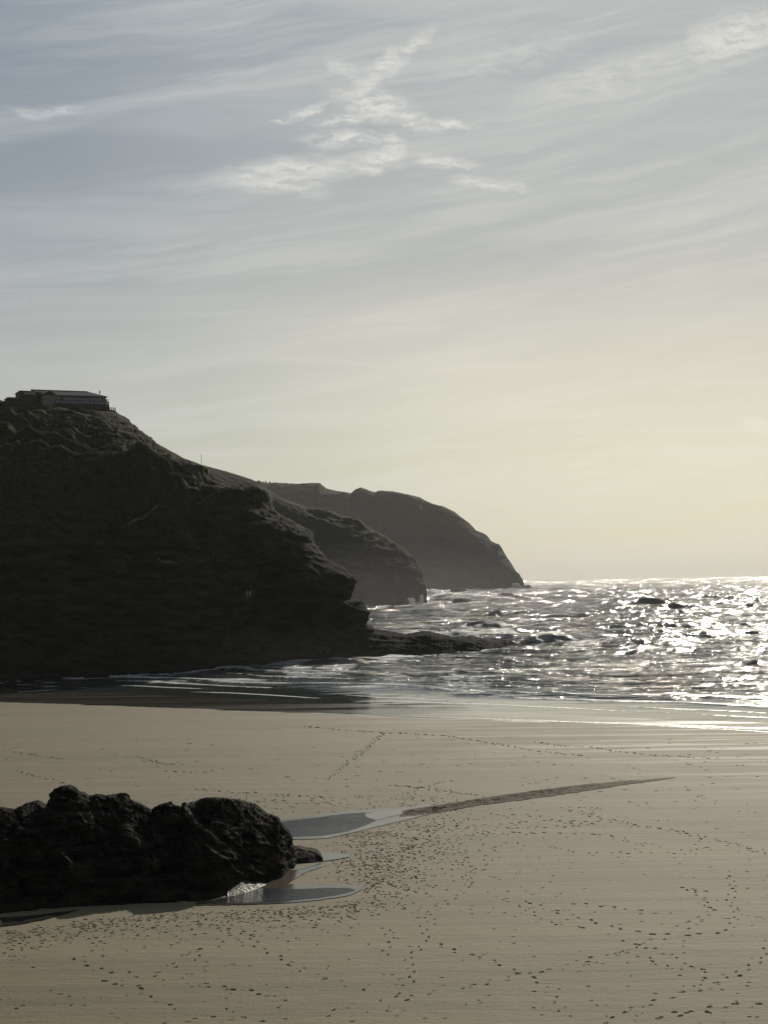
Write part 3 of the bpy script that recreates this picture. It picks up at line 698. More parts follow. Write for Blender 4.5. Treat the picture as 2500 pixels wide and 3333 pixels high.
# two pale upright slabs on the dark face
M_pale = flat_mat('pale_stone', (0.34, 0.33, 0.30), 0.9, 0.15)
for i, (x, lab) in enumerate([(803.5, 'pale upright stone slab low on the dark cliff face, left one of a close pair'), (813.5, 'pale upright stone slab low on the dark cliff face, right one of a close pair')]):
    dd = ray(float(x), 1934.0)
    D = 285.0
    for _ in range(30):
        Pp = dd * D; D = .5 * D + .5 * float(base_D(Pp[0]) + setb(Pp[2] + CAM_H, Pp[0]))
    Pp = dd * (D - 4.6)
    bm = bmesh.new(); bmesh.ops.create_cube(bm, size=1.0, matrix=Matrix.Diagonal((.24, 1.6, .72, 1)))
    bmesh.ops.subdivide_edges(bm, edges=bm.edges, cuts=2)
    for v in bm.verts: v.co += Vector((random.uniform(-.03, .03), 0, random.uniform(-.05, .05)))
    o = bm_obj('stone_slab', bm, M_pale); o.location = (Pp[0], Pp[1], Pp[2] + CAM_H); o.rotation_euler = (R(-25), R(4 + 8 * i), 0)
    tag(o, lab, 'stone')

# ------------------------------------------------------------------ pools and the little stream
def sheet(name, top, bot, mat, dz=0.012, n=60, nr_=8, kind='structure', ripple=0.0):
    tx, tv = zip(*top); bx_, bv_ = zip(*bot)
    s = np.linspace(0, 1, n)
    def samp(px_, pv_):
        px_ = np.array(px_, float); pv_ = np.array(pv_, float)
        L = np.concatenate([[0], np.cumsum(np.abs(np.diff(px_)) + 1e-6)]); L /= L[-1]
        return np.interp(s, L, px_), np.interp(s, L, pv_)
    ax, av = samp(tx, tv); cx, cv = samp(bx_, bv_)
    w = np.linspace(0, 1, nr_)[:, None]
    x = ax[None] * (1 - w) + cx[None] * w; v = av[None] * (1 - w) + cv[None] * w
    v = v + (2.0 * gn(x / 19, 4.4) + 1.4 * gn(x / 7, 1.4 + v / 30)) * np.minimum(1, np.abs(av - cv)[None] / 8)
    if ripple: v = v + (1.6 * gn(x / 26, 8.4) + 1.2 * gn(x / 7, v / 9)) * sstep(0, .1, s[None]) * sstep(1, .9, s[None])
    Pq = ground(x, v, dz + 0.025)
    if ripple:
        X, Y = Pq[..., 0], Pq[..., 1]
        a = np.sin(np.pi * np.clip(w, 0, 1)) ** .6 * sstep(0, .06, s[None]) * sstep(1, .5, s[None])
        Pq[..., 2] += ripple * a * (0.4 + ridged((X + .5 * Y) / 1.1, (Y - .3 * X) / .55, 0, 3, 131, .5))
    o = grid_mesh(name, Pq, mat, flip=True); o['kind'] = kind
    return o
sheet('wet_sand_margin', [(905,2672),(1005,2657),(1100,2645),(1222,2634),(1340,2628),(1400,2618)], [(915,2736),(1065,2730),(1190,2702),(1260,2684),(1340,2666),(1400,2650)], M_film, 0.004)
sheet('tidal_pool', [(905,2679),(1010,2665),(1100,2653),(1180,2647),(1225,2646)], [(915,2728),(1058,2720),(1130,2708),(1190,2688),(1225,2672)], M_pool, 0.012)
sheet('pool_water_edge', [(1190,2650),(1225,2646),(1290,2640),(1340,2636)], [(1190,2660),(1225,2672),(1290,2655),(1340,2648)], M_still, 0.016)
sheet('tidal_pool', [(1010,2772),(1060,2776),(1100,2780),(1137,2785)], [(1010,2806),(1060,2804),(1110,2797),(1140,2790)], M_still, 0.012)
sheet('wet_sand_margin', [(640,2936),(800,2912),(880,2876),(1000,2884),(1110,2880),(1180,2884)], [(640,2949),(800,2946),(950,2940),(1060,2928),(1140,2916),(1180,2896)], M_film, 0.004)
sheet('tidal_pool', [(640,2944),(740,2925),(850,2893),(960,2897),(1060,2892),(1135,2893),(1155,2898)], [(640,2946),(760,2942),(940,2935),(1040,2924),(1100,2915),(1140,2906),(1155,2900)], M_pool, 0.012)
sheet('wet_sand_margin', [(870,2850),(935,2838),(985,2828),(1050,2808)], [(870,2880),(935,2880),(985,2845),(1050,2822)], M_film, 0.003)
sheet('shaded_pool', [(-120,2992),(0,2990),(120,2980),(260,2962)], [(-120,3024),(0,3018),(60,3010),(140,2996)], M_still, 0.010)
# stream: rippled wet band leaving the upper pool towards the sea
M_stream, t = new_mat('stream_water')
wv = t.noise(t.mapping(t.pos, rot=(0, 0, R(12)), sc=(0.9, 2.0, 1)), 1.5, 4, 0.6)
wnn = t.noise(t.pos, 1.2, 4, 0.6)
setp(t, col=t.mix(t.rng(wnn, 0.35, 0.65), (0.12, 0.104, 0.070), (0.19, 0.164, 0.112)), rough=0.8, spec=0.03, nrm=bump(t, wv, 0.6, 0.05))
sheet('stream', [(1290,2641),(1400,2626),(1560,2600),(1720,2577),(1880,2556),(2020,2543),(2200,2531)], [(1290,2664),(1400,2650),(1560,2622),(1720,2602),(1880,2579),(2020,2557),(2200,2532)], M_stream, 0.0, 900, 110, ripple=0.085)
# foam line of the highest swash on the right
M_foam, t = new_mat('sea_foam')
fn_ = t.noise(t.pos, 3.0, 6, 0.7)
setp(t, col=(0.72, 0.71, 0.68), rough=0.6)
t.l.new(t.rng(fn_, 0.40, 0.52), t.bs.inputs['Alpha'])
def foam_line(pts, w0, w1, dz=0.03):
    xs_ = np.array([p[0] for p in pts], float); vs_ = np.array([p[1] for p in pts], float)
    xx = np.linspace(xs_[0], xs_[-1], 160); vv = np.interp(xx, xs_, vs_) + 2.5 * gn(xx / 60, pts[0][0]) + 1.0 * gn(xx / 15, pts[0][0])
    ww = np.interp(xx, [xs_[0], xs_[-1]], [w0, w1]) * (0.7 + 1.1 * np.abs(gn(xx / 35, pts[0][1])))
    r_ = np.linspace(-.5, .5, 4)[:, None]
    Pq = ground(xx[None] + 0 * r_, vv[None] + ww[None] * r_, dz)
    o = grid_mesh('foam_line', Pq, M_foam, flip=True); o['kind'] = 'stuff'; tag(o, 'thin white line of foam left by the last wave on wet sand', 'foam')
foam_line([(1330,2332),(1500,2338),(1700,2344),(1900,2352),(2120,2358),(2260,2364),(2420,2370),(2560,2376)], 1.0, 9)
foam_line([(2100,2362),(2300,2372),(2560,2386)], 1.5, 5)
foam_line([(60,2253),(200,2244),(330,2240),(500,2243),(700,2246),(980,2258)], 1.5, 2.0)

# ------------------------------------------------------------------ footprints (thousands: one heap of small rimmed hollows)
def crop7(p): return [(1200 + .7836 * a, 2400 + .7836 * b) for a, b in p]
def cropL(p): return [(.7233 * a, 2850 + .7233 * b) for a, b in p]
big_tr = [crop7([(400,490),(415,560),(420,600),(380,650),(300,700),(240,740),(225,780),(235,820),(260,850),(300,868),(380,895),(470,915),(545,940),(600,965),(660,995),(710,1020),(750,1060),(790,1105),(820,1145),(830,1180)]),
 crop7([(540,660),(580,680),(680,690),(760,720),(860,740),(930,765),(1020,790),(1080,800),(1130,812),(1240,820),(1340,820),(1400,818),(1480,805),(1520,775),(1530,745),(1500,680),(1520,620),(1490,575)]),
 crop7([(850,690),(970,700),(1090,715),(1160,725),(1220,733)]), crop7([(70,790),(90,850),(70,905)]), crop7([(220,870),(170,920),(180,960),(190,990),(160,1030),(150,1060),(90,1085),(50,1110),(110,1160)]),
 crop7([(980,1185),(1050,1150),(1110,1120),(1160,1105),(1240,1080),(1320,1060),(1380,1045),(1430,1020),(1500,1000),(1560,965),(1640,920),(1670,830)]),
 crop7([(1150,1190),(1230,1170),(1310,1150),(1400,1145),(1440,1120),(1520,1110),(1600,1105),(1659,1103)]), crop7([(1200,1160),(1310,1140),(1390,1150),(1410,1140)]),
 crop7([(1310,622),(1380,640),(1440,645)]), crop7([(1330,635),(1400,670),(1410,710),(1450,720)]), crop7([(1420,725),(1350,770),(1340,800)]),
 cropL([(350,375),(400,400),(480,430),(560,435),(640,460),(700,455)]), cropL([(800,392),(740,430),(690,450),(650,490),(560,490),(490,495)]),
 cropL([(1110,260),(1130,285),(1160,320),(1240,355),(1290,385),(1340,412),(1390,440),(1480,465),(1560,490),(1659,530)]), cropL([(860,480),(920,490),(1000,505),(1050,510),(1110,520),(1160,530),(1240,545),(1290,553),(1330,566)]),
 cropL([(1040,510),(1030,550),(1060,570),(1040,590),(1050,630)]), cropL([(890,640),(1000,640),(1090,635),(1130,650),(1220,650),(1290,650),(1380,655)]), cropL([(480,470),(540,475),(600,500),(640,525),(680,550),(740,580),(790,590),(820,615)]),
 cropL([(1020,300),(940,330),(870,340),(830,360)]), cropL([(870,345),(900,385),(940,410),(850,450),(790,470)]), cropL([(1600,570),(1540,600),(1480,625),(1430,650)]), cropL([(70,550),(120,585),(50,600),(110,620)]), cropL([(280,530),(340,522)])]
small_tr = [crop7([(140,1080),(350,1045),(480,1020),(620,985),(740,968),(880,935),(1000,905),(1070,885),(1140,860),(1240,830)]), crop7([(820,300),(900,320),(960,335),(1050,355),(1180,375),(1290,390),(1380,415),(1440,432),(1520,440),(1590,465),(1680,495)]),
 crop7([(860,305),(960,330),(1100,362),(1290,395),(1400,425),(1520,442),(1600,475),(1680,490)]), crop7([(540,320),(640,322),(720,332),(800,355),(860,360),(950,355)]), crop7([(420,405),(600,397),(740,395),(850,398),(930,402),(1040,415),(1090,435),(1130,465)]),
 crop7([(760,455),(850,478),(1020,480),(1200,478),(1290,476),(1350,468),(1400,458),(1450,470)]), crop7([(1060,885),(1140,910),(1230,950),(1310,985),(1400,1010),(1500,1050),(1580,1080)]), crop7([(1070,850),(1150,875),(1250,900),(1320,940),(1390,970),(1470,990)]),
 crop7([(130,620),(200,640),(240,650)]), crop7([(130,690),(200,720),(300,780)]), crop7([(90,200),(200,208),(300,225),(440,240)]), crop7([(360,180),(260,195),(200,215),(150,260)]), crop7([(700,20),(790,35),(900,40),(1050,60),(1180,75),(1300,82),(1470,88)]),
 crop7([(640,700),(760,780),(940,790)]), crop7([(560,360),(750,350),(950,350)]), crop7([(600,380),(780,372),(960,362)]), crop7([(800,290),(960,290),(930,320)]),
 [(1250,2385),(1215,2415),(1190,2440),(1140,2480),(1100,2510),(1060,2540)], [(1000,2365),(1100,2375),(1250,2385),(1450,2395),(1750,2445),(1900,2460)], [(470,2475),(520,2486),(560,2492)], [(440,2462),(520,2484),(600,2490)], [(60,2510),(110,2525),(180,2540),(240,2560)],
 [(1300,2558),(1400,2566),(1480,2577),(1560,2590)], [(0,2440),(90,2455),(200,2470)], [(640,2570),(760,2580),(900,2585),(1100,2600)], [(540,2510),(650,2515),(740,2500)], [(620,2600),(760,2612),(920,2605)]]
prints = []                                # (x, y, z, heading, length, depth)
def trail(pts, step, jit, ln, dp, lateral):
    P = ground(np.array([p[0] for p in pts], float), np.array([p[1] for p in pts], float))[:, :2]
    seg = np.linalg.norm(np.diff(P, axis=0), axis=1); L = np.concatenate([[0], np.cumsum(seg)])
    s = 0.0; k = 0
    while s < L[-1]:
        x = np.interp(s, L, P[:, 0]); y = np.interp(s, L, P[:, 1]); x2 = np.interp(s + .3, L, P[:, 0]); y2 = np.interp(s + .3, L, P[:, 1])
        h = math.atan2(y2 - y, x2 - x) if s + .3 < L[-1] else h
        sd_ = lateral * (1 if k % 2 else -1)
        ln_, dp_ = ln * .66, dp * .62
        prints.append((x - math.sin(h) * sd_ + rng.normal() * jit, y + math.cos(h) * sd_ + rng.normal() * jit, h + rng.normal() * .2, ln_ * rng.uniform(.7, 1.2), dp_ * rng.uniform(.4, 1.4)))
        s += step * rng.uniform(.75, 1.3); k += 1
for p in big_tr: trail(p, .62, .05, .26, .038, .12)
for p in small_tr: trail(p, .50, .14, .22, .032, .12)
def scatter(n, fx_, ln=(.18, .30), dp=(.018, .045)):
    for _ in range(n):
        x, v = fx_(); P_ = ground(float(x), float(v))
        prints.append((P_[0], P_[1], rng.uniform(0, 6.28), rng.uniform(*ln) * .50, rng.uniform(*dp) * .52))
def along(pts, sx__, sv__):
    pts = np.array(pts, float); L = np.concatenate([[0], np.cumsum(np.abs(np.diff(pts[:, 0])) + 1)])
    def f():
        s = rng.uniform(0, L[-1]); return np.interp(s, L, pts[:, 0]) + rng.normal() * sx__, np.interp(s, L, pts[:, 1]) + abs(rng.normal()) * sv__
    return f
scatter(620, along([(0,3035),(300,2992),(600,2968),(900,2958),(1150,2932),(1300,2895)], 20, 42))
scatter(200, along([(0,3040),(300,2995),(600,2972),(900,2962),(1150,2940)], 20, 14))
scatter(620, lambda: (1230 + rng.normal() * 75, 2810 + rng.normal() * 60), dp=(.02, .05))
scatter(420, lambda: (1300 + abs(rng.normal()) * 170, 2740 + rng.normal() * 62))
scatter(200, lambda: (1050 + rng.random() * 250, 2725 - rng.random() * 18 + 0.0 * 1), dp=(.01, .03))
scatter(160, lambda: (rng.uniform(700, 1500), rng.uniform(2590, 2650) - 0.02 * 1))
scatter(200, lambda: (rng.uniform(0, 2500), rng.uniform(2950, 3340)), dp=(.012, .03))
scatter(160, lambda: (rng.uniform(1400, 2500), rng.uniform(2620, 3000)), dp=(.012, .03))
scatter(220, lambda: (rng.uniform(0, 2500), rng.uniform(2400, 2620)), ln=(.25, .5), dp=(.012, .03))
PR = np.array(prints)
# keep prints off the water and rocks
PR = PR[PR[:, 1] > 40]
far_k = 1 + 0.9 * np.clip((PR[:, 1] - 80) / 70, 0, 1); PR[:, 3] *= far_k; PR[:, 4] *= far_k * .88
pd_ = [ground(np.array(float(a)), np.array(float(b))) for a, b in ((915, 2700), (1060, 2690), (1180, 2668), (950, 2915), (1090, 2905))]
seg = 9
ang = np.linspace(0, 2 * math.pi, seg, endpoint=False)
rad = [1.75, 1.12, 0.95, 0.45]; hz_ = [-0.25, 1.0, 0.85, 0.06]
Vs, Fs = [], []
n = len(PR)
V = np.zeros((n, len(rad) * seg + 1, 3))
irr = 1 + 0.16 * rng.normal(size=(n, len(rad) * seg))
for j, (r_, h_) in enumerate(zip(rad, hz_)):
    lx = np.cos(ang)[None] * r_ * PR[:, 3:4] * .5 * irr[:, j * seg:(j + 1) * seg]
    ly = np.sin(ang)[None] * r_ * PR[:, 3:4] * .24 * irr[:, j * seg:(j + 1) * seg]
    c, s = np.cos(PR[:, 2:3]), np.sin(PR[:, 2:3])
    V[:, j * seg:(j + 1) * seg, 0] = PR[:, 0:1] + lx * c - ly * s
    V[:, j * seg:(j + 1) * seg, 1] = PR[:, 1:2] + lx * s + ly * c
    V[:, j * seg:(j + 1) * seg, 2] = h_ * PR[:, 4:5] * (1 + .2 * rng.normal(size=(n, seg)))
V[:, -1, 0], V[:, -1, 1], V[:, -1, 2] = PR[:, 0], PR[:, 1], 0.004
V[..., 2] += beach_z(V[..., 0], V[..., 1]) + micro(V[..., 0], V[..., 1]) + .003
base_i = (np.arange(n) * V.shape[1])[:, None]
F = []
for j in range(len(rad) - 1):
    for k in range(seg):
        a, b = j * seg + k, j * seg + (k + 1) % seg
        F += [(a, b, b + seg), (a, b + seg, a + seg)]
j = (len(rad) - 1) * seg
for k in range(seg): F.append((j + k, j + (k + 1) % seg, len(rad) * seg))
F = np.array(F)
F = (F[None] + base_i[..., None]).reshape(-1, 3)
o = link('footprints', raw_mesh('footprints', V.reshape(-1, 3), F, True), M_print)
tag(o, 'trails and scatters of footprints pressed into the open beach sand', 'footprints', kind='stuff')
print('footprints', n)

# ------------------------------------------------------------------ building on the cliff top
M_wallm = flat_mat('render_wall', (0.42, 0.40, 0.35), 0.85, 0.15, 1.2)
M_stonew = flat_mat('stone_wall', (0.17, 0.16, 0.135), 0.9, 0.3, 2.5)
M_roof = flat_mat('slate_roof', (0.055, 0.060, 0.055), 0.6, 0.25, 1.5)
M_trim = flat_mat('pale_trim', (0.45, 0.44, 0.40), 0.6, 0.1)
M_frame = flat_mat('window_frame', (0.40, 0.40, 0.38), 0.5, 0.1)
M_glass, t = new_mat('window_glass'); setp(t, col=(0.42, 0.47, 0.52), rough=0.08, spec=0.9)
M_dark = flat_mat('dark_timber', (0.03, 0.03, 0.028), 0.7, 0.2)
BD = 333.0
O0 = at(99.0, 1318.0, BD)
BA = R(24.0)
ux = np.array([math.cos(BA), math.sin(BA), 0]); uy = np.array([-math.sin(BA), math.cos(BA), 0])
def fac(x, v, w=0.0):
    """photo pixel -> (u, z) on the facade plane set back by w"""
    d = ray(float(x), float(v)); o_ = O0 + uy * w
    k = (o_[:2] @ uy[:2]) / (d[:2] @ uy[:2])
    p = d * k; p[2] += CAM_H
    return float((p - O0) @ ux), float(p[2] - O0[2])
house = empty('clifftop_building', tuple(O0), BA)
tag(house, 'long low single-storey building with dark hipped roof on the cliff top', 'building')
def hbox(name, u0_, u1_, w0_, w1_, z0_, z1_, mat, parent=None, label=None):
    bm = bmesh.new(); box_bm(bm, ((u0_ + u1_) / 2, (w0_ + w1_) / 2, (z0_ + z1_) / 2), (u1_ - u0_, w1_ - w0_, z1_ - z0_))
    o = bm_obj(name, bm, mat, parent if parent is not None else house)
    if label: o['label'] = label
    return o
ua, _ = fac(137, 1300); ub, zb = fac(202, 1285); uc, _ = fac(345, 1310)
zg = -1.6; z_e = fac(200, 1287)[1]                 # eave height
# long range
hbox('wall', fac(176, 1300, 0)[0], uc, 0.0, 7.0, zg, z_e - .02, M_wallm)
# window strip: bays with frames and panes
z_s, z_h = fac(206, 1305)[1], fac(206, 1293)[1]
z_h = min(z_h, z_e - .12)
edges_ = [fac(206, 1300)[0], fac(225, 1300)[0], fac(245, 1301)[0], fac(266, 1303)[0], fac(287, 1304)[0]]
edges2 = [fac(290, 1305)[0], fac(309, 1307)[0], fac(328, 1308)[0]]
for es in (edges_, edges2):
    for a, b in zip(es[:-1], es[1:]):
        fr = bmesh.new(); w_ = .05; zc = (z_s + z_h) / 2; hh_ = z_h - z_s
        for (cx_, cz_, sx__, sz__) in ((a + w_ / 2, zc, w_, hh_), (b - w_ / 2, zc, w_, hh_), ((a + b) / 2, z_s + w_ / 2, b - a - 2 * w_, w_), ((a + b) / 2, z_h - w_ / 2, b - a - 2 * w_, w_)):
            box_bm(fr, (cx_, -.05, cz_), (sx__, .08, sz__))
        f_ = bm_obj('window', fr, M_frame, house)
        hbox('pane', a + w_, b - w_, -.045, -.01, z_s + w_, z_h - w_, M_glass, f_)
# dark fascia + roof (hipped at the right)
hbox('fascia', ub, uc + .3, -.5, -.38, z_e - .16, z_e + .02, M_dark)
zr1 = fac(105, 1264, 3.5)[1]; zr2 = fac(285, 1279, 3.5)[1]; zr = (zr1 + zr2) / 2
bm = bmesh.new()
u_l, u_rr = fac(100, 1265, 3.5)[0], fac(285, 1279, 3.5)[0]
vs = [bm.verts.new(c) for c in ((u_l + 1.2, -.5, z_e), (uc + .4, -.5, z_e), (uc + .4, 7.5, z_e), (u_l + 1.2, 7.5, z_e), (u_l, 3.5, zr), (u_rr, 3.5, zr))]
for f in ((0, 1, 5, 4), (1, 2, 5), (2, 3, 4, 5), (3, 0, 4), (3, 2, 1, 0)): bm.faces.new([vs[i] for i in f])
roof = bm_obj('roof', bm, M_roof, house)
hb = bmesh.new(); box_bm(hb, ((u_l + u_rr) / 2, 3.5, zr + .03), (u_rr - u_l, .22, .08)); bm_obj('ridge_cap', hb, M_dark, roof)
# projecting gabled wing
u1w, u2w = fac(139, 1300, -2)[0], fac(177, 1300, -2)[0]
hbox('wing_wall', u1w, u2w, -2.0, -.02, zg, z_e - .1, M_wallm)
bm = bmesh.new(); um = (u1w + u2w) / 2; zw = z_e - .1
gx = [(u1w - .25, zw - .05), (um + .3, zw + .75), (u2w + .25, zw - .02)]
vs = []
for w_ in (-2.3, 1.5):
    for (a, b) in gx: vs.append(bm.verts.new((a, w_, b)))
for f in ((0, 1, 4, 3), (1, 2, 5, 4), (0, 2, 1), (3, 4, 5), (0, 3, 5, 2)): bm.faces.new([vs[i] for i in f])
wr = bm_obj('wing_roof', bm, M_roof, house)
bb = bmesh.new()
for (a, b), (c, d) in ((gx[0], gx[1]), (gx[1], gx[2])):
    L = math.hypot(c - a, d - b); mt_ = Matrix.Translation(((a + c) / 2, -2.36, (b + d) / 2)) @ Matrix.Rotation(-math.atan2(d - b, c - a), 4, 'Y') @ Matrix.Diagonal((L, .08, .14, 1))
    bmesh.ops.create_cube(bb, size=1, matrix=mt_)
bm_obj('bargeboard', bb, M_trim, wr)
def win(u0_, u1_, z0_, z1_, w, n=2):
    fr = bmesh.new(); t_ = .06
    for k in range(n + 1): box_bm(fr, (u0_ + (u1_ - u0_) * k / n, w - .05, (z0_ + z1_) / 2), (t_, .1, z1_ - z0_))
    for zc in (z0_, z1_): box_bm(fr, ((u0_ + u1_) / 2, w - .05, zc), (u1_ - u0_ + t_, .096, t_))
    f_ = bm_obj('window', fr, M_frame, house)
    for k in range(n): hbox('pane', u0_ + (u1_ - u0_) * k / n + t_ / 2, u0_ + (u1_ - u0_) * (k + 1) / n - t_ / 2, w - .03, w - .006, z0_ + t_ / 2, z1_ - t_ / 2, M_glass, f_)
a0, za = fac(143, 1298, -2); a1, zb_ = fac(154, 1287, -2); win(a0, a1, za, zb_, -2.0)
a0, za = fac(179, 1299, 0); a1, zb_ = fac(198, 1286, 0); win(a0, a1, za, min(zb_, z_e - .15), -.001, 3)
hbox('door', fac(200, 1300)[0], fac(203.5, 1300)[0], -.06, -.004, z_s - 1.0, z_h, M_dark)
# left block with flat roof and annex
u0l, u1l = fac(66, 1300, .5)[0], fac(137, 1300, .5)[0]
zfl = fac(70, 1272, .5)[1]
hbox('left_wall', u0l, u1l - .02, .5, 6.0, zg - 1, zfl - .12, M_stonew)
hbox('flat_roof', u0l - .15, fac(100, 1300, .5)[0], .3, 6.2, zfl - .115, zfl + .04, M_roof)
a0, za = fac(79, 1284, .5); a1, zb_ = fac(116, 1275, .5); win(a0, a1, za, zb_, .5, 3)
hbox('annex_wall', fac(26, 1300, .8)[0], u0l - .02, .8, 5.0, zg - 1.5, fac(40, 1295, .8)[1], M_stonew)
hbox('annex_coping', fac(26, 1300, .8)[0] - .1, u0l - .03, .7, 5.1, fac(40, 1295, .8)[1] + .003, fac(40, 1295, .8)[1] + .14, M_trim)
# terrace wall, deck and rail
ztw = fac(250, 1306, -2.4)[1]
hbox('terrace_wall', fac(178, 1300, -2.4)[0], fac(355, 1300, -2.4)[0], -2.6, -.2, zg - 2.2, ztw - .5, M_stonew)
for k in range(15):
    u_ = fac(180, 1300, -2.5)[0] + k * (fac(354, 1300, -2.5)[0] - fac(180, 1300, -2.5)[0]) / 14
    hbox('rail_post', u_ - .04, u_ + .04, -2.55, -2.47, ztw - .49, ztw + .12, M_dark)
hbox('handrail', fac(179, 1300, -2.5)[0], fac(355, 1300, -2.5)[0], -2.58, -2.44, ztw + .122, ztw + .19, M_dark)
hbox('glass_screen', fac(179, 1300, -2.5)[0] + .1, fac(355, 1300, -2.5)[0] - .1, -2.43, -2.41, ztw - .45, ztw + .10, M_glass)
# canopy on posts at the right end
uk, zk = fac(346, 1303, 0); uk2 = fac(348, 1303)[0]
hbox('canopy', uc - .1, fac(348, 1303)[0] + .1, -1.0, 3.0, zk - .05, zk + .1, M_roof)
for w_ in (-.9, 2.8): hbox('canopy_post', fac(342, 1303)[0] - .05, fac(342, 1303)[0] + .05, w_ - .05, w_ + .05, ztw - .49, zk - .06, M_dark)
# steps block with fence to the right
fu0, fz0 = fac(357, 1340, -1); fu1, fz1 = fac(375, 1327, -1)
fence = empty('timber_fence', tuple(O0 + ux * fu0 + uy * -1 + np.array([0, 0, fz0 - 1.2])), BA)
tag(fence, 'short timber fence stepping down at the right end of the clifftop terrace', 'fence')
def fbox(name, c, s, mat):
    bm = bmesh.new(); box_bm(bm, c, s); return bm_obj(name, bm, mat, fence)
Lf = fu1 - fu0
for k in range(4): fbox('post', (k * Lf / 3, 0, 1.1), (.11, .11, 2.2), M_stonew)
for zz in (2.0, 1.6, 1.2): fbox('rail', (Lf / 2, -.09, zz), (Lf + .2, .06, .12), M_stonew)

# masts
def mast(x, vb, vt, D, label, bulb=True, r_=.05):
    b = at(float(x), float(vb), D); tz = at(float(x), float(vt), D)[2]
    h = tz - b[2]
    root = empty('mast', (b[0], b[1], b[2] - 1.0)); tag(root, label, 'mast')
    bm = bmesh.new(); cyl_bm(bm, (0, 0, 0), r_, r_ * .6, h + 1.0); bm_obj('pole', bm, M_dark, root)
    bm = bmesh.new()
    if bulb: bmesh.ops.create_uvsphere(bm, u_segments=8, v_segments=6, radius=.16, matrix=Matrix.Translation((0, 0, h * .78 + 1.0)) @ Matrix.Diagonal((1, 1, 2.2, 1)))
    else: box_bm(bm, (0, 0, 1.0 + h * .97), (.35, .2, .3))
    bm_obj('fitting', bm, M_dark, root)
mast(325, 1302, 1269, 352.0, 'thin mast behind the right end of the clifftop building', True, .06)
mast(655.5, 1514, 1480, 760.0, 'thin pole alone on the grassy skyline right of the near cliff', False, .13)

# ------------------------------------------------------------------ bushes on the skyline
M_leaf = flat_mat('bush_leaves', (0.05, 0.055, 0.03), 0.8, 0.4, 2.0)
M_bark = flat_mat('bush_bark', (0.05, 0.04, 0.03), 0.9, 0.3, 2.0)
def bush(x, v, wpx, hpx, D, label):
    b = at(float(x), float(v), D); s = D / FPX; w_, h = wpx * s, hpx * s
    root = empty('wind_bent_tree', (b[0], b[1], b[2] - .5)); tag(root, label, 'tree', 'small trees on the skyline')
    bm = bmesh.new(); cyl_bm(bm, (0, 0, 0), h * .06, h * .03, h * .6, 6); bm_obj('trunk', bm, M_bark, root)
    bm = bmesh.new()
    rr = random.Random(int(x))
    for _ in range(420):
        a = rr.uniform(0, 6.28); q = rr.random() ** .6; e = rr.random()
        wd = w_ * .5 * (1 - .75 * e) * q
        c = Vector((math.cos(a) * wd, math.sin(a) * wd, .5 + h * (.12 + .88 * e)))
        sz = h * .11
        vs = [bm.verts.new(c + Vector((rr.uniform(-1, 1), rr.uniform(-1, 1), rr.uniform(-1, 1))) * sz) for _ in range(3)]
        bm.faces.new(vs)
    bm_obj('crown', bm, M_leaf, root)
for i, (x, v, w_, h, lab) in enumerate([(843,1573,9,9.5,'tallest bushy tree at the left of the skyline row between the hills'), (857,1574,4,7,'narrow tree, second from the left in the skyline row'),
        (865,1574,5,8.5,'pointed tree in the middle of the skyline row, right of the narrow one'), (878,1575,6,8.5,'single tree standing right of the pointed one in the skyline row'),
        (829,1571,6,4.5,'low bush at the far left end of the skyline row'), (896,1575,6,3.6,'low round bush, first one right of the taller skyline trees'), (915,1576,11,4.4,'broad low bush further right on the skyline'),
        (953,1577,5,4.6,'last tiny bush at the right end of the skyline row')]):
    bush(x, v + .5, w_, h + .5, 855.0 if x < 850 else 2555.0, lab)

# ------------------------------------------------------------------ gulls
M_bird = flat_mat('bird_feathers', (0.10, 0.10, 0.10), 0.8, 0.1)
def gull(x, v, D, span, bank, label):
    p = at(float(x), float(v), D)
    root = empty('gull', tuple(p), random.uniform(0, 6)); tag(root, label, 'bird', 'gulls in the sky')
    root.rotation_euler = (0, bank, random.uniform(0, 3))
    bm = bmesh.new(); bmesh.ops.create_icosphere(bm, subdivisions=2, radius=1, matrix=Matrix.Diagonal((span * .07, span * .26, span * .065, 1)))
    bm_obj('body', bm, M_bird, root, True)
    for s_ in (-1, 1):
        bm = bmesh.new()
        pts = [(0, .1, 0), (0, -.06, 0), (.25, -.04, .09), (.25, .12, .09), (.5, -.1, .03), (.5, -.02, .03)]
        vs = [bm.verts.new((a * s_ * span, b * span, c * span)) for a, b, c in pts]
        vs2 = [bm.verts.new((a * s_ * span, b * span, c * span - .02 * span)) for a, b, c in pts]
        for q in ((0, 1, 2, 3), (3, 2, 4, 5)):
            bm.faces.new([vs[i] for i in q]); bm.faces.new([vs2[i] for i in reversed(q)])
        for q in ((0, 3), (3, 5), (5, 4), (4, 2), (2, 1)): bm.faces.new([vs[q[0]], vs[q[1]], vs2[q[1]], vs2[q[0]]])
        bm_obj('wing', bm, M_bird, root)
gull(37.5, 953, 300.0, .55, 1.1, 'upper left of two gulls high at the left edge of the sky')
gull(98.5, 978, 310.0, .6, 1.2, 'lower right of two gulls high at the left edge of the sky')
gull(727, 1344, 420.0, .6, .2, 'small distant gull right of the clifftop building, above the slope')
gull(1369, 1475, 500.0, .45, .3, 'tiny faint gull low over the far headland')
gull(1127, 1112, 500.0, .4, .3, 'tiny faint gull in the middle of the sky')
gull(40, 1172, 420.0, .4, .3, 'tiny faint gull at the left edge, just above the clifftop')

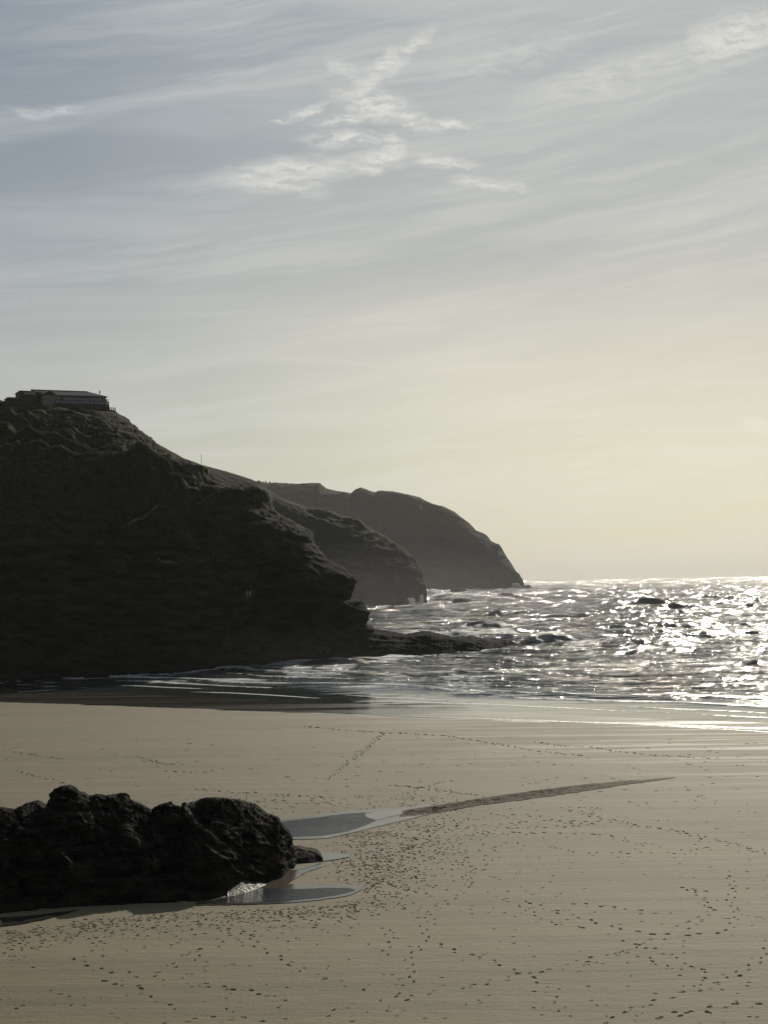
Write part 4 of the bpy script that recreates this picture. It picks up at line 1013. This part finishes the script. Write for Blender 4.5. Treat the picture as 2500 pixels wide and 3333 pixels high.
# ------------------------------------------------------------------ sea spray (clouds of droplets thrown up on the rocks)
M_spray = flat_mat('spray_drops', (0.8, 0.8, 0.78), 0.5, 0.05)
def spray(cx, cv, D, wpx, hpx, n, lean, label, size):
    r3 = np.random.default_rng(int(cx)); s = D / FPX; n = int(n * 2.5); hpx = hpx * 1.15
    b = at(float(cx), float(cv), D)
    e = r3.random(n) ** 1.7; a = r3.normal(size=n)
    wid = (0.25 + 0.75 * (1 - e)) * wpx * s * .4
    x = b[0] + a * wid + lean * e * hpx * s + .25 * wpx * s * np.sin(a * 9) * e; z = b[2] + e * hpx * s; y = b[1] + r3.normal(size=n) * wpx * s * .3
    c = np.stack([x, y, z], -1)[:, None, :]
    V = c + r3.normal(size=(n, 3, 3)) * size * r3.uniform(.6, 1.9, size=(n, 1, 1))
    o = link('sea_spray', raw_mesh('sea_spray', V.reshape(-1, 3), np.arange(n * 3).reshape(-1, 3), False), M_spray)
    tag(o, label, 'spray', kind='stuff')
spray(1352, 1976, 800.0, 26, 26, 700, -.5, 'white splash leaping at the foot of the second headland', .12)
spray(1373, 1976, 815.0, 14, 36, 500, 0, 'thin upright spout of spray at the corner of the second headland', .10)
spray(1300, 1984, 790.0, 70, 8, 900, 0, 'low boil of white water along the foot of the second headland', .14)
spray(1692, 1926, 2290.0, 24, 24, 900, -.5, 'white burst of spray at the tip of the far headland', .5)
spray(1596, 1974, 860.0, 34, 18, 900, 0, 'spray drifting behind the humped rock island', .14)
spray(1215, 2008, 330.0, 30, 8, 500, 0, 'white water breaking under the nose of the near cliff', .06)

# ------------------------------------------------------------------ haze
M_haze = bpy.data.materials.new('haze_air'); M_haze.use_nodes = True
t = NT(M_haze.node_tree); t.n.clear()
out = t.node('ShaderNodeOutputMaterial')
pv = t.node('ShaderNodeVolumePrincipled', {'Color': (0.97, 0.96, 0.93, 1), 'Density': 4.2e-5, 'Anisotropy': 0.3})
t.l.new(pv.outputs[0], out.inputs['Volume'])
bm = bmesh.new(); box_bm(bm, (0, 16400, 118), (75000, 33400, 250))
o = bm_obj('haze', bm, M_haze); o['kind'] = 'stuff'

# drifting salt mist hanging low over the surf
def mist(cx, D, rx_, ry_, rz_, dens):
    p = at(float(cx), 1896.0, float(D))
    mt = bpy.data.materials.new('salt_mist'); mt.use_nodes = True
    t = NT(mt.node_tree); t.n.clear()
    out = t.node('ShaderNodeOutputMaterial')
    pv = t.node('ShaderNodeVolumePrincipled', {'Color': (0.97, 0.96, 0.93, 1), 'Density': dens, 'Anisotropy': 0.3})
    t.l.new(pv.outputs[0], out.inputs['Volume'])
    bm = bmesh.new(); bmesh.ops.create_uvsphere(bm, u_segments=48, v_segments=24, radius=1.0, matrix=Matrix.Translation((p[0], p[1], 0)) @ Matrix.Diagonal((rx_, ry_, rz_, 1)))
    o = bm_obj('sea_mist', bm, mt, None, True); tag(o, 'pale salt mist hanging low over the surf below the headlands', 'mist', kind='stuff')
for k_ in (1.0, 0.8, 0.6):
    mist(1200, 765, 90 * k_, 48 * k_, 36 * k_, 3.0e-4)
    mist(900, 262, 44 * k_, 13 * k_, 8 * k_, 2.2e-4)
    mist(1560, 2240, 190 * k_, 70 * k_, 60 * k_, 0.7e-4)
